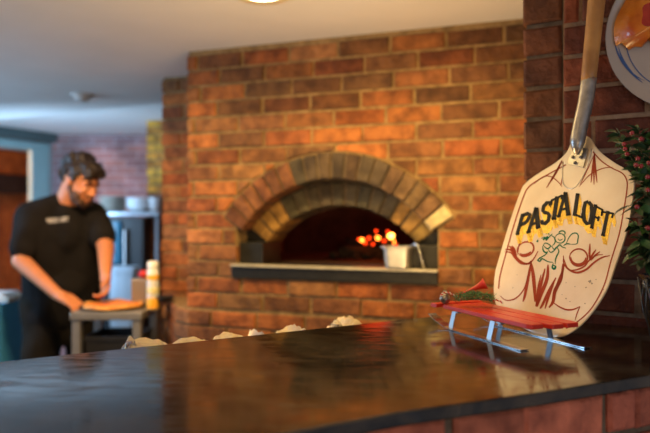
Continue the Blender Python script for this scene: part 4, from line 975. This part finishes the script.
# ------------------------------------------------------------ the cook
def evalmesh(o):
    bpy.context.view_layer.update(); dg = bpy.context.evaluated_depsgraph_get()
    return bpy.data.meshes.new_from_object(o.evaluated_get(dg))
def template(u, v):
    bm = bmesh.new(); bmesh.ops.create_uvsphere(bm, u_segments=u, v_segments=v, radius=1); bm.verts.index_update()
    t = ([x.co.copy() for x in bm.verts], [[k.index for k in f.verts] for f in bm.faces]); bm.free(); return t
BALL, BALL2 = template(16, 10), template(28, 18)
def ball(mb, Mx, T): mb.add([Mx @ c for c in T[0]], T[1])
def blob(name, shapes, voxel, mt, parent, smooth=6, disp=None):
    """shapes: ('c', p0, r0, p1, r1) tapered limbs or ('e', centre, (rx,ry,rz), 3x3) ellipsoids, fused to ONE continuous skin"""
    mb = MB()
    for s_ in shapes:
        if s_[0] == 'c':
            p0, r0, p1, r1 = Vector(s_[1]), s_[2], Vector(s_[3]), s_[4]; ns = 7
            for i in range(ns+1):
                f = i/ns; ball(mb, Matrix.Translation(p0.lerp(p1, f)) @ Matrix.Diagonal([r0+(r1-r0)*f]*3+[1]), BALL)
            mb.tube([p0, p1], [r0, r1], 16)
        else:
            Mx = s_[3].to_4x4() if len(s_) > 3 else Matrix.Identity(4)
            ball(mb, Matrix.Translation(Vector(s_[1])) @ Mx @ Matrix.Diagonal((*s_[2], 1)), BALL2)
    me = bpy.data.meshes.new(name); me.from_pydata(mb.v, [], mb.f); me.update()
    tmp = bpy.data.objects.new('tmp', me); COL.objects.link(tmp)
    rm = tmp.modifiers.new('r', 'REMESH'); rm.mode = 'VOXEL'; rm.voxel_size = voxel
    sm = tmp.modifiers.new('s', 'SMOOTH'); sm.iterations = smooth; sm.factor = .5
    me2 = evalmesh(tmp); bpy.data.objects.remove(tmp)
    if disp:
        for v in me2.vertices: v.co += disp(v.co)
    for p in me2.polygons: p.use_smooth = True
    me2.materials.clear(); me2.materials.append(mt)
    o = bpy.data.objects.new(name, me2); COL.objects.link(o); o.parent = parent
    return o
PR = Vector((-1.36, 3.27, 0))
cook = thing('person', PR, 'person with short dark hair in black t-shirt and trousers, leaning over a pizza', 'person')
def q_(x, y, z): return Vector((x, y, z))-PR
Sx = Vector((.86, .51, 0)).normalized(); Fx = Vector((.51, -.86, 0)).normalized()
pel = q_(-1.365, 3.28, .93); che = q_(-1.335, 3.24, 1.25); nek = q_(-1.315, 3.212, 1.425)
shR = q_(-1.462, 3.14, 1.352); shL = q_(-1.200, 3.295, 1.355)
elR = q_(-1.472, 3.06, 1.135); wrR = q_(-1.262, 2.975, .985); elL = q_(-1.10, 3.17, 1.195); wrL = q_(-1.052, 3.03, 1.075)
hipR = pel-Sx*.09-Vector((0, 0, .03)); hipL = pel+Sx*.09-Vector((0, 0, .03))
kneR = q_(-1.44, 3.20, .50); kneL = q_(-1.265, 3.31, .50); ankR = q_(-1.455, 3.245, .09); ankL = q_(-1.275, 3.36, .09)
# head frame
hf = Vector((.80, -.34, -.48)).normalized(); hs = hf.cross(Vector((0, 0, 1))).normalized(); hu = hs.cross(hf).normalized()   # forward, right, up
Hm = Matrix((hs, hf, hu)).transposed()
hc = q_(-1.222, 3.155, 1.522)
def H(x, y, z): return hc+Hm @ Vector((x, y, z))
M_skin = mat('warm_skin', (.60, .235, .10), .5, sub=.15, var=.08, scale=30)
body = [('e', H(0, -.005, .03), (.074, .092, .085), Hm), ('e', H(0, .03, -.02), (.062, .062, .075), Hm), ('e', H(0, .05, -.072), (.038, .036, .03), Hm), ('c', H(0, .088, .012), .008, H(0, .104, -.018), .012),
        ('e', H(-.014, .094, -.022), (.009, .010, .007), Hm), ('e', H(.014, .094, -.022), (.009, .010, .007), Hm), ('e', H(-.034, .070, -.012), (.022, .018, .018), Hm), ('e', H(.034, .070, -.012), (.022, .018, .018), Hm),
        ('c', H(-.045, .072, .026), .010, H(.045, .072, .026), .010), ('e', H(-.031, .074, .008), (.013, .010, .009), Hm), ('e', H(.031, .074, .008), (.013, .010, .009), Hm), ('e', H(0, .088, -.046), (.020, .010, .005), Hm), ('e', H(0, .086, -.056), (.018, .010, .006), Hm),
        ('e', H(-.074, -.002, .0), (.009, .018, .030), Hm), ('e', H(.074, -.002, .0), (.009, .018, .030), Hm),
        ('c', nek-Vector((0, 0, .02)), .062, H(0, -.03, -.04), .054), ('c', nek-Vector((0, 0, .03)), .05, shR, .052), ('c', nek-Vector((0, 0, .03)), .05, shL, .052),
        ('c', che-Sx*.055, .105, pel-Sx*.05, .105), ('c', che+Sx*.055, .105, pel+Sx*.05, .105), ('c', che, .11, nek-Vector((0, 0, .05)), .075), ('c', shR, .055, che-Sx*.06, .1), ('c', shL, .055, che+Sx*.06, .1),
        ('c', shR, .055, elR, .042), ('c', elR, .043, wrR, .027), ('c', shL, .055, elL, .042), ('c', elL, .043, wrL, .027),
        ('c', hipR, .09, kneR, .06), ('c', kneR, .058, ankR, .036), ('c', hipL, .09, kneL, .06), ('c', kneL, .058, ankL, .036),
        ('c', ankR, .036, ankR+Fx*.12-Vector((0, 0, .045)), .028), ('c', ankL, .036, ankL+Fx*.12-Vector((0, 0, .045)), .028)]
def hand(wr, dirn, palmn, side, curls, spread=.012, pinch=False):
    """palm, four unequal fingers and a thumb; dirn points to the fingers, palmn out of the palm, side to the thumb"""
    d_ = dirn.normalized(); pn_ = (palmn-d_*palmn.dot(d_)).normalized(); sd = pn_.cross(d_).normalized()*side
    out = [('c', wr, .026, wr+d_*.03, .027)]
    for k in (-1.5, -.5, .5, 1.5): out.append(('c', wr+d_*.02+sd*k*.012, .015, wr+d_*.085+sd*k*.019, .0125))
    for i, (k, ln) in enumerate(((1.5, .070), (.5, .079), (-.5, .074), (-1.5, .058))):
        p = wr+d_*.085+sd*k*.019; dd = (d_+sd*k*.06).normalized(); c = curls[i]; r = .0095
        for j, fr2 in enumerate((.45, .32, .23)):
            ang = c*(j+.7); dv = (dd*math.cos(ang)+pn_*math.sin(ang)).normalized(); q2 = p+dv*ln*fr2
            out.append(('c', p, r, q2, r-.001)); p = q2; r -= .0009
    tb0 = wr+d_*.028+sd*.026; t1 = tb0+(d_*.7+sd*.65+pn_*.25).normalized()*.036; t2 = t1+(d_*.85+sd*.1+pn_*.55).normalized()*.03; t3 = t2+(d_*.8-sd*.15+pn_*.6).normalized()*.024
    out += [('c', tb0, .015, t1, .0125), ('c', t1, .012, t2, .0108), ('c', t2, .0105, t3, .009)]
    return out
body += hand(wrR, q_(-1.165, 2.952, .945)-wrR, Vector((.25, .1, -1)), -1, (.28, .30, .32, .36))
body += hand(wrL, q_(-1.035, 2.985, 1.0)-wrL, Vector((-.6, -.75, -.2)), 1, (.50, .62, .72, .8))
skin = blob('body', body, .0052, M_skin, cook, 3)
# clothes
M_shirt = mat('black_t_shirt', (.014, .013, .013), .95, spec=.15, var=.25, scale=12, bump=.15, bscale=18)
M_trs = mat('black_trousers', (.018, .015, .011), .95, spec=.15, var=.3, scale=10, bump=.15, bscale=16)
def folds(s_, f=9): 
    return lambda c: Vector((noise.noise(c*f), noise.noise(c*f+Vector((5, 0, 0))), 0))*s_
slR = shR.lerp(elR, .72); slL = shL.lerp(elL, .70); hem = pel+Vector((0, 0, -.075))
shirt = blob('t_shirt', [('c', che-Sx*.062, .122, pel-Sx*.06+Vector((0, 0, .0)), .130), ('c', che+Sx*.062, .122, pel+Sx*.06, .130), ('c', pel-Sx*.06, .13, hem-Sx*.065, .122), ('c', pel+Sx*.06, .13, hem+Sx*.065, .122),
    ('e', pel+Fx*.03+Vector((0, 0, .08)), (.15, .135, .12)), ('c', che+Fx*.015, .122, nek-Vector((0, 0, .065)), .088), ('c', shR, .070, che-Sx*.06, .112), ('c', shL, .070, che+Sx*.06, .112), ('c', nek-Sx*.045-Vector((0, 0, .022)), .062, shR, .072), ('c', nek+Sx*.045-Vector((0, 0, .022)), .062, shL, .072),
    ('c', shR, .072, slR, .068), ('c', shL, .070, slL, .064)], .009, M_shirt, cook, 5, folds(.012))
blob('collar', [('c', nek+(Sx*math.cos(a)*.057+Fx*math.sin(a)*.057)+Vector((0, 0, .012-.02*math.sin(a))), .0075, nek+(Sx*math.cos(a+.4)*.057+Fx*math.sin(a+.4)*.057)+Vector((0, 0, .012-.02*math.sin(a+.4))), .0075) for a in [k*.3927 for k in range(16)]], .005, M_shirt, cook, 2)
blob('trousers', [('c', pel-Sx*.06, .112, hipR, .108), ('c', pel+Sx*.06, .112, hipL, .108), ('c', hipR, .106, kneR, .078), ('c', kneR, .078, ankR+Vector((0, 0, .0)), .062), ('c', hipL, .106, kneL, .078), ('c', kneL, .078, ankL, .062), ('c', hipR, .1, hipL, .1)], .009, M_trs, cook, 5, folds(.014, 7))
for ank in (ankR, ankL):
    o = blob('shoe', [('e', ank+Fx*.055+Vector((0, 0, -.045)), (.05, .13, .045), Matrix((Fx.cross(Vector((0, 0, 1))), Fx, Vector((0, 0, 1)))).transposed()), ('c', ank, .05, ank-Vector((0, 0, .04)), .05)], .008, M_black, cook, 3)
    for v in o.data.vertices: v.co.z = max(v.co.z, 0.001)
M_hair = mat('dark_brown_hair', (.022, .013, .008), .5, var=.5, scale=60, bump=.6, bscale=90)
hs_ = [('e', H(0, -.018, .052), (.081, .100, .078), Hm), ('e', H(0, -.075, .01), (.062, .045, .06), Hm), ('e', H(0, .035, .092), (.066, .055, .040), Hm), ('e', H(.02, .066, .080), (.040, .028, .024), Hm), ('e', H(-.02, .06, .086), (.045, .035, .028), Hm), ('e', H(.0, -.03, .115), (.06, .06, .03), Hm), ('e', H(.03, -.06, .085), (.045, .05, .04), Hm), ('e', H(-.03, -.06, .085), (.045, .05, .04), Hm), ('e', H(-.068, .006, .04), (.016, .03, .035), Hm), ('e', H(.068, .006, .04), (.016, .03, .035), Hm)]
def wavy(c): return Vector((noise.noise(c*38), noise.noise(c*38+Vector((3, 0, 0))), noise.noise(c*38+Vector((0, 7, 0)))))*.016
blob('hair', hs_, .005, M_hair, cook, 2, wavy)
M_beard = mat('short_beard', (.10, .05, .028), .8, var=.4, scale=80, bump=.3, bscale=150)
blob('beard', [('e', H(-.049, .045, -.050), (.017, .030, .026), Hm), ('e', H(.049, .045, -.050), (.017, .030, .026), Hm), ('e', H(-.028, .074, -.074), (.024, .018, .018), Hm), ('e', H(.028, .074, -.074), (.024, .018, .018), Hm), ('c', H(-.066, .006, -.004), .009, H(-.060, .018, -.035), .013), ('c', H(.066, .006, -.004), .009, H(.060, .018, -.035), .013), ('c', H(-.060, .018, -.035), .014, H(-.044, .045, -.078), .016), ('c', H(.060, .018, -.035), .014, H(.044, .045, -.078), .016), ('c', H(-.044, .045, -.078), .015, H(0, .072, -.090), .018), ('c', H(.044, .045, -.078), .015, H(0, .072, -.090), .018), ('c', H(-.024, .088, -.0385), .0055, H(.024, .088, -.0385), .0055)], .004, M_beard, cook, 2)
for sx in (-.031, .031):
    b = MB(); b.sphere(H(sx, .0800, .004), (.0100, .006, .0045), 14, M=Hm.to_4x4()); tag(b.build('eye', mat('eye_white', (.6, .55, .5), .2), cook), 'lowered eye')
    b = MB(); b.tube([H(sx*.45, .091, .030), H(sx, .0895, .036), H(sx*1.55, .078, .029)], .0042, 8); b.build('eyebrow', M_hair, cook)
b = MB(); b.tube([H(-.02, .0985, -.050), H(0, .1, -.0505), H(.02, .0985, -.050)], .0016, 6); b.build('lip_line', mat('lip_brown', (.35, .11, .08), .5), cook)
# white chest lettering (small, soft) projected onto the shirt
bvh = BVHTree.FromPolygons([v.co for v in shirt.data.vertices], [p.vertices[:] for p in shirt.data.polygons])
b = MB(); word = 'PASTALOFT'; x0p = 47.0
for i, chh in enumerate('PASTA LOFT'):
    if chh == ' ': continue
    xa = 47+i*2.15; ya = 223-i*.18
    cell = [(xa, ya-4.6), (xa+1.8, ya-4.7), (xa+1.8, ya), (xa, ya)]
    for quad in letter_quads(chh, cell):
        V = []
        for v in quad:
            dr = Vector(((v.x-325)/F, 1, -(v.y-216.5)/F)).normalized(); h_ = bvh.ray_cast(Vector((0, 0, CAMZ))-PR, dr)
            if h_[0] is None: break
            V.append(h_[0]-dr*.002)
        if len(V) == 4: b.add(V, [[0, 1, 2, 3]])
if b.v: tag(b.build('chest_print', mat('white_print', (.75, .75, .75), .7), cook, recalc=False), 'small white chest lettering')
